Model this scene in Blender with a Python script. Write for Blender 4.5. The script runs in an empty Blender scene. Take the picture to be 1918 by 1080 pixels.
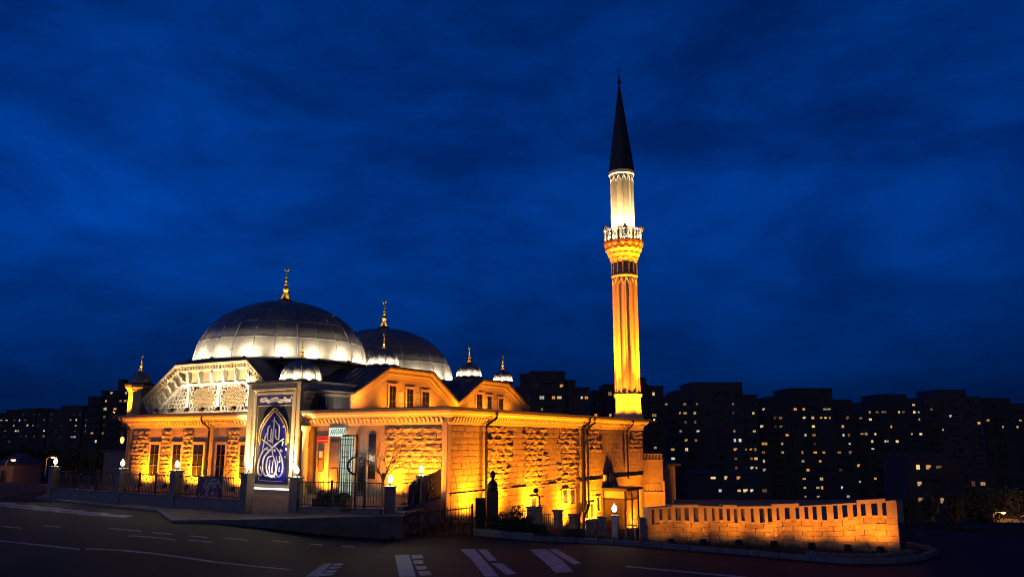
import bpy, bmesh, math, random
from mathutils import Vector, Matrix
from math import sin, cos, pi, radians, atan, tan, hypot
random.seed(7)
SC = bpy.context.scene
COL = SC.collection

# ------------------------------------------------------------------ camera
F = 1473.0
PITCH = math.atan(286.0 / F)
CZ = 3.6
cd = bpy.data.cameras.new("camera"); cam = bpy.data.objects.new("camera", cd); COL.objects.link(cam)
cam.location = (0, 0, CZ); cam.rotation_euler = (pi / 2 + PITCH, 0, 0)
cd.sensor_width = 36; cd.lens = F / 1918 * 36; cd.clip_start = 0.5; cd.clip_end = 6000
SC.camera = cam
# ------------------------------------------------------------------ dusk sky
SKY_STRENGTH = 0.12
W_ = bpy.data.worlds.new("World"); SC.world = W_; W_.use_nodes = True
nt = W_.node_tree; N = nt.nodes; LK = nt.links; N.clear()
def nd(t, **kw):
    n = N.new(t)
    for k, v in kw.items(): setattr(n, k, v)
    return n
out = nd('ShaderNodeOutputWorld'); bg = nd('ShaderNodeBackground')
sky = nd('ShaderNodeTexSky'); sky.sky_type = 'NISHITA'; sky.sun_disc = False
sky.sun_elevation = radians(4.0); sky.sun_rotation = radians(-115); sky.ozone_density = 8; sky.air_density = 1.0; sky.dust_density = 0.3
hsv = nd('ShaderNodeHueSaturation'); hsv.inputs['Saturation'].default_value = 0.25
tint = nd('ShaderNodeMix', data_type='RGBA', blend_type='MULTIPLY'); tint.inputs['Factor'].default_value = 1
tint.inputs[7].default_value = (0.0004, 0.265, 1.55, 1)
tc = nd('ShaderNodeTexCoord'); mp = nd('ShaderNodeMapping'); mp.inputs['Scale'].default_value = (1.0, 1.0, 2.4); mp.inputs['Rotation'].default_value = (0, 0.45, 0)
n1 = nd('ShaderNodeTexNoise'); n1.inputs['Scale'].default_value = 3.6; n1.inputs['Detail'].default_value = 10; n1.inputs['Roughness'].default_value = 0.62; n1.inputs['Distortion'].default_value = 0.25
cr = nd('ShaderNodeValToRGB'); cr.color_ramp.elements[0].position = 0.36; cr.color_ramp.elements[1].position = 0.66
cr.color_ramp.elements[0].color = (0.5, 0.5, 0.54, 1); cr.color_ramp.elements[1].color = (1.16, 1.2, 1.17, 1)
cl = nd('ShaderNodeMix', data_type='RGBA', blend_type='MULTIPLY'); cl.inputs['Factor'].default_value = 1
LK.new(sky.outputs[0], hsv.inputs['Color']); LK.new(hsv.outputs[0], tint.inputs[6])
LK.new(tc.outputs['Generated'], mp.inputs[0]); LK.new(mp.outputs[0], n1.inputs['Vector']); LK.new(n1.outputs['Fac'], cr.inputs[0])
LK.new(tint.outputs[2], cl.inputs[6]); LK.new(cr.outputs[0], cl.inputs[7])
sx = nd('ShaderNodeSeparateXYZ'); el = nd('ShaderNodeValToRGB'); el.color_ramp.interpolation = 'EASE'
for k, (p_, v_) in enumerate(((0.0, .44), (.10, .50), (.30, .98), (.62, .9))):
    e_ = el.color_ramp.elements[k] if k < 2 else el.color_ramp.elements.new(p_)
    e_.position = p_; e_.color = (v_, v_, v_*.97, 1)
LK.new(tc.outputs['Generated'], sx.inputs[0]); LK.new(sx.outputs['Z'], el.inputs[0])
c2 = nd('ShaderNodeMix', data_type='RGBA', blend_type='MULTIPLY'); c2.inputs['Factor'].default_value = 1
LK.new(cl.outputs[2], c2.inputs[6]); LK.new(el.outputs[0], c2.inputs[7])
mx = nd('ShaderNodeMapRange'); mx.inputs[1].default_value = -.75; mx.inputs[2].default_value = .65; mx.inputs[3].default_value = 1.5; mx.inputs[4].default_value = .55
LK.new(sx.outputs['X'], mx.inputs[0])
c3 = nd('ShaderNodeVectorMath', operation='SCALE'); LK.new(c2.outputs[2], c3.inputs[0]); LK.new(mx.outputs[0], c3.inputs['Scale'])
LK.new(c3.outputs[0], bg.inputs['Color']); bg.inputs['Strength'].default_value = SKY_STRENGTH
LK.new(bg.outputs[0], out.inputs[0])
sl = bpy.data.lights.new("warm_fill", 'SUN'); sl.energy = 0.15; sl.angle = radians(40); sl.color = (1.0, 0.76, 0.55)
so = bpy.data.objects.new("warm_fill", sl); COL.objects.link(so); so.rotation_euler = (radians(81), 0, radians(-20))  # weak warm fill added from behind the camera to offset the blue ambient
vs = SC.view_settings; vs.view_transform = 'Standard'; vs.look = 'None'; vs.exposure = 0; vs.gamma = 1; vs.use_curve_mapping = False
SC.render.engine = 'CYCLES'; SC.cycles.max_bounces = 5; SC.cycles.diffuse_bounces = 2; SC.cycles.glossy_bounces = 3
SC.cycles.transparent_max_bounces = 8; SC.cycles.sample_clamp_indirect = 3; SC.cycles.use_denoising = True; SC.cycles.pixel_filter_type = 'BLACKMAN_HARRIS'; SC.cycles.filter_width = 1.1

# ------------------------------------------------------------------ pixel -> place
CP, SP = cos(PITCH), sin(PITCH)
def W(px, py, Y):
    dx, dv = (px - 959) / F, (540 - py) / F
    d = (dx, CP - dv * SP, SP + dv * CP); t = Y / d[1]
    return Vector((d[0] * t, Y, CZ + d[2] * t))
def Zat(py, Y): return W(959, py, Y).z
def G(px, py, hf):                       # meet the ray with a height field
    lo = 5.0; prev = None
    Y = 8.0
    while Y < 400:
        p = W(px, py, Y)
        if p.z < hf(p.x, p.y): break
        Y *= 1.01
    a, b = Y / 1.01, Y
    for _ in range(20):
        m = (a + b) / 2; p = W(px, py, m)
        if p.z < hf(p.x, p.y): b = m
        else: a = m
    return W(px, py, b)
MX, MY, MR = -4.0, 50.0, radians(-30)    # the corner of the mosque and its heading
def M2W(x, y, z=0):
    return Vector((MX + .8660254 * x + .5 * y, MY - .5 * x + .8660254 * y, z))
def W2M(X, Y):
    X -= MX; Y -= MY
    return (.8660254 * X - .5 * Y, .5 * X + .8660254 * Y)

# ------------------------------------------------------------------ materials
def mat(name, col, rough=.8, metal=0, var=0.0, vscale=3.0, bump=0.0, bscale=20.0, rnd=0.0, emit=None, estr=0.0, bdist=.02, stretch=None, spec=.5):
    m = bpy.data.materials.new(name); m.use_nodes = True
    t = m.node_tree; b = t.nodes['Principled BSDF']
    b.inputs['Roughness'].default_value = rough; b.inputs['Metallic'].default_value = metal
    b.inputs['Base Color'].default_value = (*col, 1)
    geo = t.nodes.new('ShaderNodeNewGeometry'); src = geo.outputs['Position']
    if stretch:
        mpn = t.nodes.new('ShaderNodeMapping'); mpn.inputs['Scale'].default_value = stretch
        t.links.new(src, mpn.inputs[0]); src = mpn.outputs[0]
    b.inputs['Specular IOR Level'].default_value = spec
    last = None
    if var:
        n = t.nodes.new('ShaderNodeTexNoise'); n.inputs['Scale'].default_value = vscale; n.inputs['Detail'].default_value = 7; n.inputs['Roughness'].default_value = .62
        t.links.new(src, n.inputs['Vector'])
        mr = t.nodes.new('ShaderNodeMapRange'); mr.inputs[1].default_value = .3; mr.inputs[2].default_value = .7
        mr.inputs[3].default_value = 1 - var; mr.inputs[4].default_value = 1 + var * .6
        t.links.new(n.outputs['Fac'], mr.inputs[0]); last = mr.outputs[0]
    if rnd:
        oi = t.nodes.new('ShaderNodeObjectInfo'); mr = t.nodes.new('ShaderNodeMapRange')
        mr.inputs[3].default_value = 1 - rnd; mr.inputs[4].default_value = 1 + rnd * .5
        t.links.new(oi.outputs['Random'], mr.inputs[0])
        if last:
            mm = t.nodes.new('ShaderNodeMath'); mm.operation = 'MULTIPLY'; t.links.new(last, mm.inputs[0]); t.links.new(mr.outputs[0], mm.inputs[1]); last = mm.outputs[0]
        else: last = mr.outputs[0]
    if last:
        vm = t.nodes.new('ShaderNodeVectorMath'); vm.operation = 'SCALE'; vm.inputs[0].default_value = col
        t.links.new(last, vm.inputs['Scale']); t.links.new(vm.outputs[0], b.inputs['Base Color'])
    if bump:
        n = t.nodes.new('ShaderNodeTexNoise'); n.inputs['Scale'].default_value = bscale; n.inputs['Detail'].default_value = 5
        t.links.new(src, n.inputs['Vector'])
        bp = t.nodes.new('ShaderNodeBump'); bp.inputs['Strength'].default_value = bump; bp.inputs['Distance'].default_value = bdist
        t.links.new(n.outputs['Fac'], bp.inputs['Height']); t.links.new(bp.outputs[0], b.inputs['Normal'])
    if emit:
        b.inputs['Emission Color'].default_value = (*emit, 1); b.inputs['Emission Strength'].default_value = estr
    return m
STONE = mat('cut_stone', (.33, .23, .105), .85, var=.3, vscale=4, bump=.6, bscale=14, rnd=.3, bdist=.03)
PLASTER = mat('smooth_stone', (.32, .23, .12), .8, var=.2, vscale=1.6, bump=.25, bscale=25)
TRIM = mat('trim_stone', (.38, .285, .155), .75, var=.14, vscale=5, bump=.2, bscale=30)
PALE = mat('pale_plaster', (.40, .36, .30), .75, var=.14, vscale=1.5, bump=.15, bscale=20)
GABLEM = mat('gable_plaster', (.33, .25, .15), .8, var=.2, vscale=1.8, bump=.25, bscale=20)
JOINT = mat('mortar', (.17, .13, .085), .95, var=.3, vscale=5)
LEAD = mat('lead_sheet', (.145, .14, .135), .48, .15, var=.28, vscale=1.7, bump=.12, bscale=6, rnd=.14)
SLATE = mat('roof_lead', (.045, .045, .048), .6, .1, var=.35, vscale=1.2, bump=.1, bscale=8)
GOLD = mat('gilding', (.75, .42, .06), .35, .55, var=.12, vscale=9)
DARKM = mat('dark_metal', (.018, .016, .015), .5, .3, var=.3, vscale=8)
IRON = mat('black_iron', (.012, .011, .011), .55, .4, var=.3, vscale=12)
GLASS = mat('dark_glass', (.012, .012, .014), .12, 0, var=.3, vscale=.8)
FRAMEM = mat('window_frame_dark', (.05, .035, .025), .6, var=.2)
WOOD = mat('dark_timber', (.05, .03, .02), .6, var=.3, vscale=6)
ASPHALT = mat('asphalt', (.016, .016, .017), .8, spec=.12, var=.5, vscale=.5, bump=.5, bscale=60, bdist=.01)
PAVE = mat('paving', (.15, .115, .085), .8, spec=.2, var=.35, vscale=1.3, bump=.3, bscale=20)
EARTH = mat('earth', (.028, .025, .02), .95, spec=.05, var=.5, vscale=.4, bump=.5, bscale=5)
KERBM = mat('kerb_concrete', (.13, .12, .11), .85, var=.3, vscale=3, bump=.3, bscale=25)
CONC = mat('wall_concrete', (.2, .16, .125), .85, var=.25, vscale=2, bump=.3, bscale=18)
PAINT = mat('road_paint', (.36, .35, .35), .7, var=.45, vscale=2.5)
BLUE = mat('blue_panel', (.010, .010, .15), .35, var=.25, vscale=3)
BLUE2 = mat('dark_panel', (.035, .026, .018), .4, var=.5, vscale=5)
WHITEP = mat('white_lettering', (.75, .64, .48), .5, var=.1, vscale=6)
CLOTH = mat('banner_cloth', (.2, .11, .10), .85, var=.3, vscale=3)
CLOTHD = mat('dark_banner_cloth', (.018, .013, .012), .85, var=.3, vscale=3)
REDS = mat('red_sign', (.55, .03, .015), .5, var=.15)
LEAF = mat('dark_foliage', (.035, .05, .02), .9, var=.5, vscale=3, rnd=.2)
BARK = mat('bark', (.11, .075, .05), .95, var=.35, vscale=9)
GRASSM = mat('dry_grass', (.07, .065, .03), .95, var=.4, vscale=2)
SPIREM = mat('spire_lead', (.02, .02, .024), .6, .3, var=.3, vscale=2)
TILEB = mat('blue_tile', (.03, .03, .2), .35, var=.5, vscale=8)
APT = [mat('apartment_render', c, .9, var=.2, vscale=.15) for c in ((.055, .045, .04), (.038, .034, .034), (.065, .05, .042), (.045, .038, .034))]
def emat(name, c, s, vary=False):
    m = mat(name, (.1, .1, .1), .5, emit=c, estr=s)
    if vary:
        t = m.node_tree; oi = t.nodes.new('ShaderNodeObjectInfo'); mr = t.nodes.new('ShaderNodeMapRange')
        mr.inputs[3].default_value = s*.25; mr.inputs[4].default_value = s*1.6
        t.links.new(oi.outputs['Random'], mr.inputs[0]); t.links.new(mr.outputs[0], t.nodes['Principled BSDF'].inputs['Emission Strength'])
    return m
WARM = [emat('lit_window_amber', (1, .50, .14), .5, True), emat('lit_window_yellow', (1, .70, .28), .7, True), emat('lit_window_white', (.9, .9, .7), .55, True), emat('lit_window_dim', (1, .55, .2), .15, True), emat('lit_window_orange', (1, .38, .06), .8)]
LAMPO = emat('lamp_glass_amber', (1, .62, .15), 9)
LAMPW = emat('lamp_glass_white', (1, .86, .62), 8)
LATT = mat('lattice_tan', (.30, .21, .11), .8, var=.2, vscale=8)
LEDW = emat('led_strip', (1, .9, .72), 3.0)
SIGNW = emat('lit_sign_face', (.8, 1, .88), .85)
DOORGLOW = emat('lit_doorway', (.75, .95, .75), .55)
DKWIN = mat('dark_window', (.012, .012, .015), .3)

# ------------------------------------------------------------------ mesh building
class MB:
    def __init__(s): s.v = []; s.f = []
    def add(s, vs, fs):
        o = len(s.v); s.v += [tuple(v) for v in vs]; s.f += [tuple(i + o for i in f) for f in fs]; return s
    def box(s, x0, x1, y0, y1, z0, z1):
        return s.add([(x0,y0,z0),(x1,y0,z0),(x1,y1,z0),(x0,y1,z0),(x0,y0,z1),(x1,y0,z1),(x1,y1,z1),(x0,y1,z1)],
              [(0,3,2,1),(4,5,6,7),(0,1,5,4),(1,2,6,5),(2,3,7,6),(3,0,4,7)])
    def cbox(s, x0, x1, y0, y1, z0, z1, c=.02):      # box with chamfered vertical and top edges
        return s.prism([(x0+c,y0),(x1-c,y0),(x1,y0+c),(x1,y1-c),(x1-c,y1),(x0+c,y1),(x0,y1-c),(x0,y0+c)], z0, z1)
    def prism(s, poly, z0, z1):
        n = len(poly)
        if sum(poly[i][0]*poly[(i+1)%n][1]-poly[(i+1)%n][0]*poly[i][1] for i in range(n)) < 0: poly = poly[::-1]
        vs = [(p[0],p[1],z0) for p in poly] + [(p[0],p[1],z1) for p in poly]
        return s.add(vs, [tuple(range(n))[::-1], tuple(range(n,2*n))] + [(i,(i+1)%n,n+(i+1)%n,n+i) for i in range(n)])
    def hull(s, A, B):                                # two matching loops of 3D points joined
        n = len(A)
        return s.add(list(A)+list(B), [tuple(range(n))[::-1], tuple(range(n,2*n))] + [(i,(i+1)%n,n+(i+1)%n,n+i) for i in range(n)])
    def lathe(s, prof, n=24, c=(0,0,0), a0=0, a1=2*pi, rad=None, ring=False):
        if ring: prof = list(prof)+[prof[0]]
        full = abs(a1-a0-2*pi) < 1e-6; m = n if full else n+1
        vs = []
        for i in range(m):
            a = a0+(a1-a0)*i/n
            for j,(r,z) in enumerate(prof):
                k = rad(i,j) if rad else 1
                vs.append((c[0]+r*k*cos(a), c[1]+r*k*sin(a), c[2]+z))
        p = len(prof); fs = []
        for i in range(n):
            i2 = (i+1)%m
            for j in range(p-1): fs.append((i*p+j, i2*p+j, i2*p+j+1, i*p+j+1))
        if full and not ring:
            if prof[0][0] > 1e-4: fs.append(tuple(i*p for i in range(n))[::-1])
            if prof[-1][0] > 1e-4: fs.append(tuple(i*p+p-1 for i in range(n)))
        return s.add(vs, fs)
    def tube(s, pts, r, n=6, r2=None):
        pts = [Vector(p) for p in pts]; L = len(pts); rings = []
        for i,p in enumerate(pts):
            d = (pts[min(i+1,L-1)]-pts[max(i-1,0)])
            d = d.normalized() if d.length > 1e-9 else Vector((0,0,1))
            u = d.cross(Vector((0,0,1)));
            if u.length < .05: u = d.cross(Vector((0,1,0)))
            u.normalize(); w = d.cross(u)
            rr = r if r2 is None else r+(r2-r)*i/max(L-1,1)
            rings.append([p+u*(rr*cos(2*pi*k/n))+w*(rr*sin(2*pi*k/n)) for k in range(n)])
        vs = [q for R in rings for q in R]; fs = []
        for i in range(L-1):
            for k in range(n): fs.append((i*n+k, i*n+(k+1)%n, (i+1)*n+(k+1)%n, (i+1)*n+k))
        fs.append(tuple(range(n))[::-1]); fs.append(tuple(range((L-1)*n, L*n)))
        return s.add(vs, fs)
    def bar(s, a, b, w, d, nrm):                      # rectangular bar from a to b, width w in plane, depth d along nrm
        a, b, nrm = Vector(a), Vector(b), Vector(nrm)
        t = (b-a).normalized(); u = t.cross(nrm).normalized()*w/2; q = nrm.normalized()*d/2
        return s.hull([a-u-q,a+u-q,a+u+q,a-u+q],[b-u-q,b+u-q,b+u+q,b-u+q])
    def ribbon(s, pts, wid, nrm, d):                  # flat stroke of given widths, extruded along nrm
        pts = [Vector(p) for p in pts]; nrm = Vector(nrm).normalized(); L = len(pts); vs = []
        for i,p in enumerate(pts):
            t = (pts[min(i+1,L-1)]-pts[max(i-1,0)]).normalized(); u = t.cross(nrm).normalized()*wid[i]/2
            vs += [p-u, p+u, p+u+nrm*d, p-u+nrm*d]
        fs = [(0,1,2,3), tuple(4*(L-1)+k for k in (3,2,1,0))]
        for i in range(L-1):
            for k in range(4): fs.append((4*i+k, 4*i+4+k, 4*i+4+(k+1)%4, 4*i+(k+1)%4))
        return s.add(vs, fs)
    def sweep(s, frames, prof, closed=False):         # frames: (p, o, u)
        vs = [Vector(p)+Vector(o)*a+Vector(u)*b for p,o,u in frames for a,b in prof]; n = len(prof); fs = []
        for i in range(len(frames)-(0 if closed else 1)):
            j = (i+1)%len(frames)
            for k in range(n): fs.append((i*n+k, j*n+k, j*n+(k+1)%n, i*n+(k+1)%n))
        if not closed: fs += [tuple(range(n))[::-1], tuple(range((len(frames)-1)*n, len(frames)*n))]
        return s.add(vs, fs)
    def xf(s, m): s.v = [tuple(m @ Vector(v)) for v in s.v]; return s
    def mesh(s, name, m):
        me = bpy.data.meshes.new(name); me.from_pydata(s.v, [], s.f); me.update()
        bm = bmesh.new(); bm.from_mesh(me); bmesh.ops.recalc_face_normals(bm, faces=bm.faces); bm.to_mesh(me); bm.free()
        if m: me.materials.append(m)
        return me
    def build(s, name, m, parent=None, smooth=False, kind=None, label=None):
        me = s.mesh(name, m)
        if smooth:
            me.polygons.foreach_set('use_smooth', [True]*len(me.polygons)); me.update()
            try: me.set_sharp_from_angle(angle=radians(40))
            except Exception: pass
        o = bpy.data.objects.new(name, me); COL.objects.link(o)
        if parent: o.parent = parent
        if kind: o['kind'] = kind
        if label: o['label'] = label
        return o
def inst(name, me, parent, M):
    o = bpy.data.objects.new(name, me); COL.objects.link(o)
    if parent: o.parent = parent
    o.matrix_local = M
    return o
def tag(o, label, cat, group=None):
    o['label'] = label; o['category'] = cat
    if group: o['group'] = group
    return o
def thing(name, label, cat, loc=(0,0,0), rz=0, group=None):
    o = bpy.data.objects.new(name, None); COL.objects.link(o); o.empty_display_size = .3
    o.location = loc; o.rotation_euler = (0,0,rz)
    return tag(o, label, cat, group)
def struct(name, mb, m, smooth=False): return mb.build(name, m, None, smooth, 'structure')
def frames_xy(path, z, closed=False):                 # horizontal path, outward to the right of travel, mitred
    n = len(path); fr = []
    for i,p in enumerate(path):
        def nrm(a,b):
            d = Vector((b[0]-a[0], b[1]-a[1], 0)).normalized(); return Vector((d.y,-d.x,0))
        ns = []
        if i > 0 or closed: ns.append(nrm(path[i-1], p))
        if i < n-1 or closed: ns.append(nrm(p, path[(i+1)%n]))
        o = sum(ns, Vector()); o.normalize(); o = o/max(.3, o.dot(ns[0]))
        fr.append((Vector((p[0],p[1],z)), o, Vector((0,0,1))))
    return fr
def frames_plane(path, out):                          # path in a vertical plane, 'up' mitred in the plane
    out = Vector(out); n = len(path); fr = []; P = [Vector(p) for p in path]
    for i,p in enumerate(P):
        ns = []
        for a,b in ((i-1,i),(i,i+1)):
            if a >= 0 and b < n:
                d = (P[b]-P[a]).normalized(); u = out.cross(d)
                if u.z < -1e-6 or (abs(u.z) < 1e-6 and False): u = -u
                ns.append(u)
        u = sum(ns, Vector()); u.normalize(); u = u/max(.3, u.dot(ns[0]))
        fr.append((p, out, u))
    return fr
def catmull(pts, k=6):
    P = [Vector(p) for p in pts]; P = [2*P[0]-P[1]]+P+[2*P[-1]-P[-2]]; out = []
    for i in range(1, len(P)-2):
        for j in range(k):
            t = j/k; a,b,c,d = P[i-1:i+3]
            out.append(.5*((2*b)+(c-a)*t+(2*a-5*b+4*c-d)*t*t+(3*b-a-3*c+d)*t**3))
    out.append(P[-2]); return out
LK_ = 11.5
def light(name, kind, loc, energy, col, parent=None, target=None, size=70, blend=.6, rad=.06):
    l = bpy.data.lights.new(name, kind); l.energy = energy*LK_; l.color = col; l.shadow_soft_size = rad
    if kind == 'SPOT': l.spot_size = radians(size); l.spot_blend = blend
    o = bpy.data.objects.new(name, l); COL.objects.link(o)
    if parent: o.parent = parent
    o.location = loc
    if target is not None:
        o.rotation_euler = (Vector(target)-Vector(loc)).to_track_quat('-Z', 'Y').to_euler()
    return o
ORANGE = (1.0, .285, .008)
WARMW = (1.0, .80, .50)
#@@STRUCTURE
# ================================================================== ground, roads
def sst(a, b, x):
    t = min(1, max(0, (x-a)/(b-a))); return t*t*(3-2*t)
def rz(X):
    if X < -15: return 0.0
    if X < -5: return -1.0*sst(-15, -5, X)
    return -1.0-.6*sst(-5, 18, X)
def hlow(X, Y):
    x, y = W2M(X, Y)
    z = rz(X)
    z -= .115*min(max(y, 0), 33)*(1-sst(5, 13, x))
    wv = sst(11, 24, X)
    z -= 19*sst(75, 230, Y)*sst(-60, 0, X)*(1-wv)+wv*.135*min(max(0, Y-54), 176)
    z += 3.0*sst(100, 420, Y)*(1-sst(-80, -20, X))
    return z
def axis(segs):
    r = []
    for a,b,st in segs:
        n = max(1, int(round((b-a)/st))); r += [a+(b-a)*i/n for i in range(n)]
    return r+[segs[-1][1]]
xs = axis([(-3000,-400,650),(-400,-100,30),(-100,-36,8),(-36,40,1.0),(40,120,4),(120,400,28),(400,3000,650)])
ys = axis([(-60,0,15),(0,24,3),(24,100,1.0),(100,250,7.5),(250,600,50),(600,3500,580)])
mb = MB(); mb.v = [(x, y, hlow(x, y)-.05) for y in ys for x in xs]; nx = len(xs)
mb.f = [(j*nx+i, j*nx+i+1, (j+1)*nx+i+1, (j+1)*nx+i) for j in range(len(ys)-1) for i in range(nx-1)]
struct('ground', mb, EARTH, True)
KPIX = [(886,1001),(940,1006),(1000,1011),(1120,1017),(1240,1025),(1400,1038),(1520,1049),(1600,1055),(1680,1054),(1735,1046),(1757,1036),(1742,1028),(1705,1021)]
KP = [G(px, py, hlow) for px,py in KPIX]
def kerb_y(X):
    P = KP[:11]
    if X <= P[0].x: return 40.2
    for a,b in zip(P, P[1:]):
        if a.x <= X <= b.x: return a.y+(b.y-a.y)*(X-a.x)/(b.x-a.x)
    return 52.0
def road_end(X):
    if X < -34: return 75
    if X < KP[0].x: return 40.2 if X > -6 else 56
    return kerb_y(X)+.05
mb = MB(); cols = axis([(-120,-36,6),(-36,-6.5,.8),(-6.5,20,.4),(20,120,5)]); NR = 40
for x in cols:
    for k in range(NR+1):
        y = -8+(road_end(x)+8)*k/NR; mb.v.append((x, y, hlow(x, y)-.02 if not(-34 < x < -6 and y > 50) else -.1))
mb.f = [(i*(NR+1)+k, (i+1)*(NR+1)+k, (i+1)*(NR+1)+k+1, i*(NR+1)+k+1) for i in range(len(cols)-1) for k in range(NR)]
struct('road', mb, ASPHALT, True)
hroad = lambda x, y: hlow(x, y)-.02
# forecourt slab
FP = [G(68, 932, lambda x,y:.06), G(210, 947, lambda x,y:.06), G(296, 955, lambda x,y:.06), G(322, 975, lambda x,y:.06), G(520, 972, lambda x,y:.06), G(716, 966, lambda x,y:.06)]
slab = [(p.x, p.y) for p in FP]+[(-5.3, FP[-1].y+.1), (-4.2, 49.9)]
slab += [tuple(M2W(-.3, .3).xy), tuple(M2W(-.3, 33).xy), tuple(M2W(-33, 33).xy), tuple(M2W(-37, -2).xy)]
struct('pavement', MB().prism(slab, -2.5, .06), PAVE)
mb = MB(); mb.sweep([(Vector((p.x, p.y, .06)), o, u) for p,(q,o,u) in zip(FP, frames_xy([(p.x,p.y) for p in FP], 0))], [(-.22,-.35),(.03,-.35),(.03,.012),(-.0,.03),(-.22,.03)])
struct('kerb', mb, KERBM)
# kerb stones round the planted strip
fr = frames_xy([(p.x,p.y) for p in KP], 0)
for i in range(len(KP)-1):
    n = max(1, int((KP[i+1]-KP[i]).length/1.0))
    for k in range(n):
        f2 = []
        for t in (k/n+.006, (k+1)/n-.006):
            p = KP[i].lerp(KP[i+1], t); o = fr[i][1].lerp(fr[i+1][1], t); h = hlow(p.x,p.y)
            f2.append((Vector((p.x,p.y,h)), o, Vector((0,0,1))))
        top = .30 if i < 2 else .2
        struct('kerb_stone', MB().sweep(f2, [(-.2,-.1),(.0,-.1),(-.02,top-.04),(-.06,top),(-.2,top)]), KERBM)
# second, inner kerb at the island end
for i in range(6, 9):
    a, b = KP[i], KP[i+1]; n = 3
    for k in range(n):
        f2 = []
        for t in (k/n+.01, (k+1)/n-.01):
            p = a.lerp(b, t)+Vector((-.25*(i-6)*.3, .75, 0)); f2.append((Vector((p.x,p.y,hlow(p.x,p.y)+.05)), fr[i][1].lerp(fr[i+1][1], t), Vector((0,0,1))))
        struct('kerb_stone', MB().sweep(f2, [(-.2,-.1),(0,-.1),(0,.2),(-.04,.24),(-.2,.24)]), KERBM)
# painted markings, each a thin sheet that follows the road
def marking(quads, name='road_marking', m=PAINT, dz=.006):
    mb = MB()
    for q in quads:
        P = [G(px, py, hroad) for px,py in q]; K = 8; o = len(mb.v)
        for i in range(K+1):
            for (a,b) in ((0,3),(1,2)):
                p = P[a].lerp(P[b], i/K); mb.v.append((p.x, p.y, hroad(p.x,p.y)+dz))
        mb.f += [(o+2*i, o+2*i+1, o+2*i+3, o+2*i+2) for i in range(K)]
    return struct(name, mb, m)
for q in [[(606,1055),(623,1054),(597,1079),(572,1079)], [(739,1039),(766,1038),(779,1079),(748,1079)]]: marking([q])
for pts in [[(862,1028),(889,1027),(905,1045),(935,1079),(908,1079),(884,1048)], [(992,1028),(1024,1028),(1053,1048),(1074,1070),(1041,1072),(1020,1052)]]:
    marking([[pts[0],pts[1],pts[2],pts[5]]]); marking([[pts[5],pts[2],pts[3],pts[4]]], dz=.0065)
# worn second coat beside each stripe, flaked into pieces
for q in [(627,1054,648,1053,-22), (770,1038,791,1038,12), (894,1027,914,1027,40), (1027,1028,1045,1028,34)]:
    x0,y0,x1,y1,dx = q; nn = {1027:1, 894:2}.get(q[0],4); yend = 1058 if q[0] > 1000 else 1079
    for k in range(nn):
        t0, t1 = k/nn+.02, (k+1)/nn-.05*random.random()-.03
        yy0, yy1 = y0+(yend-y0)*t0, y0+(yend-y0)*t1; s = 1.0+.25*t0
        w0 = (x1-x0)*s*random.uniform(.8,1)
        marking([[(x0+dx*t0*(1+.5*t0), yy0), (x0+dx*t0*(1+.5*t0)+w0, yy0-random.uniform(0,1.5)), (x0+dx*t1*(1+.5*t1)+w0*.96, yy1-random.uniform(0,3)), (x0+dx*t1*(1+.5*t1), yy1)]])
for q in [[(0,1013),(0,1011),(150,1027),(150,1029.5)], [(160,1028),(160,1026),(400,1050),(400,1053)], [(400,1050.5),(400,1052.5),(545,1067),(545,1065)], [(1172,1059),(1172,1061),(1400,1082),(1400,1079.5)]]:
    marking([[q[0],q[1],q[2],q[3]]])
for x,y,w in [(205,988,60),(285,996,38),(355,1002,34),(418,1006,46),(508,1011,32),(580,1017,24),(240,1002,90),(352,1010,46),(82,983,30),(0,984,40),(640,1021,24)]:
    marking([[(x,y),(x+1,y+1.6),(x+w+1,y+1.6+w*.09),(x+w,y+w*.09)]])
for k in range(6):
    x, y = -60+k*44, 937+k*4.6
    marking([[(x,y),(x-16,y+3.2),(x+74,y+8.5),(x+92,y+5)]])
# far kerb of the side road on the right
mb = MB(); P = [G(px, py, hlow) for px,py in ((1695,986),(1760,990),(1840,996),(1960,1003))]
mb.sweep([(p,o,u) for p,(q,o,u) in zip(P, frames_xy([(p.x,p.y) for p in P], 0))], [(-.6,-.2),(.0,-.2),(0,.16),(-.6,.16)])
struct('kerb', mb, EARTH)

# ================================================================== mosque
ZC = 5.5
mosque = thing('mosque', 'floodlit stone mosque with two great lead domes behind the railings', 'mosque', (MX,MY,0), MR)
def part(name, mb, m, parent=mosque, **k): return mb.build(name, m, parent, **k)
# rough faced stones --------------------------------------------------
def rough_stone(seed, bulge):
    r = random.Random(seed); nx_, nz_ = 4, 3; vs = []; fs = []
    for j in range(nz_+1):
        for i in range(nx_+1):
            ex = i in (0,nx_); ez = j in (0,nz_)
            y = -.62 if (ex or ez) else -(.85+bulge*r.uniform(-.3,.4))
            vs.append(((i/nx_-.5)*.965+(0 if ex else r.uniform(-.06,.06)), y, (j/nz_-.5)*.925+(0 if ez else r.uniform(-.09,.09))))
    for j in range(nz_):
        for i in range(nx_):
            a = j*(nx_+1)+i; fs.append((a,a+1,a+nx_+2,a+nx_+1))
    b = MB().add(vs, fs)
    rim = [j*(nx_+1) for j in range(nz_,-1,-1)]+[i for i in range(1,nx_+1)]+[j*(nx_+1)+nx_ for j in range(1,nz_+1)]+[nz_*(nx_+1)+i for i in range(nx_-1,0,-1)]
    o = len(b.v); b.v += [(b.v[k][0], .1, b.v[k][2]) for k in rim]; n = len(rim)
    b.f += [(rim[k], o+k, o+(k+1)%n, rim[(k+1)%n]) for k in range(n)]
    return b
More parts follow.
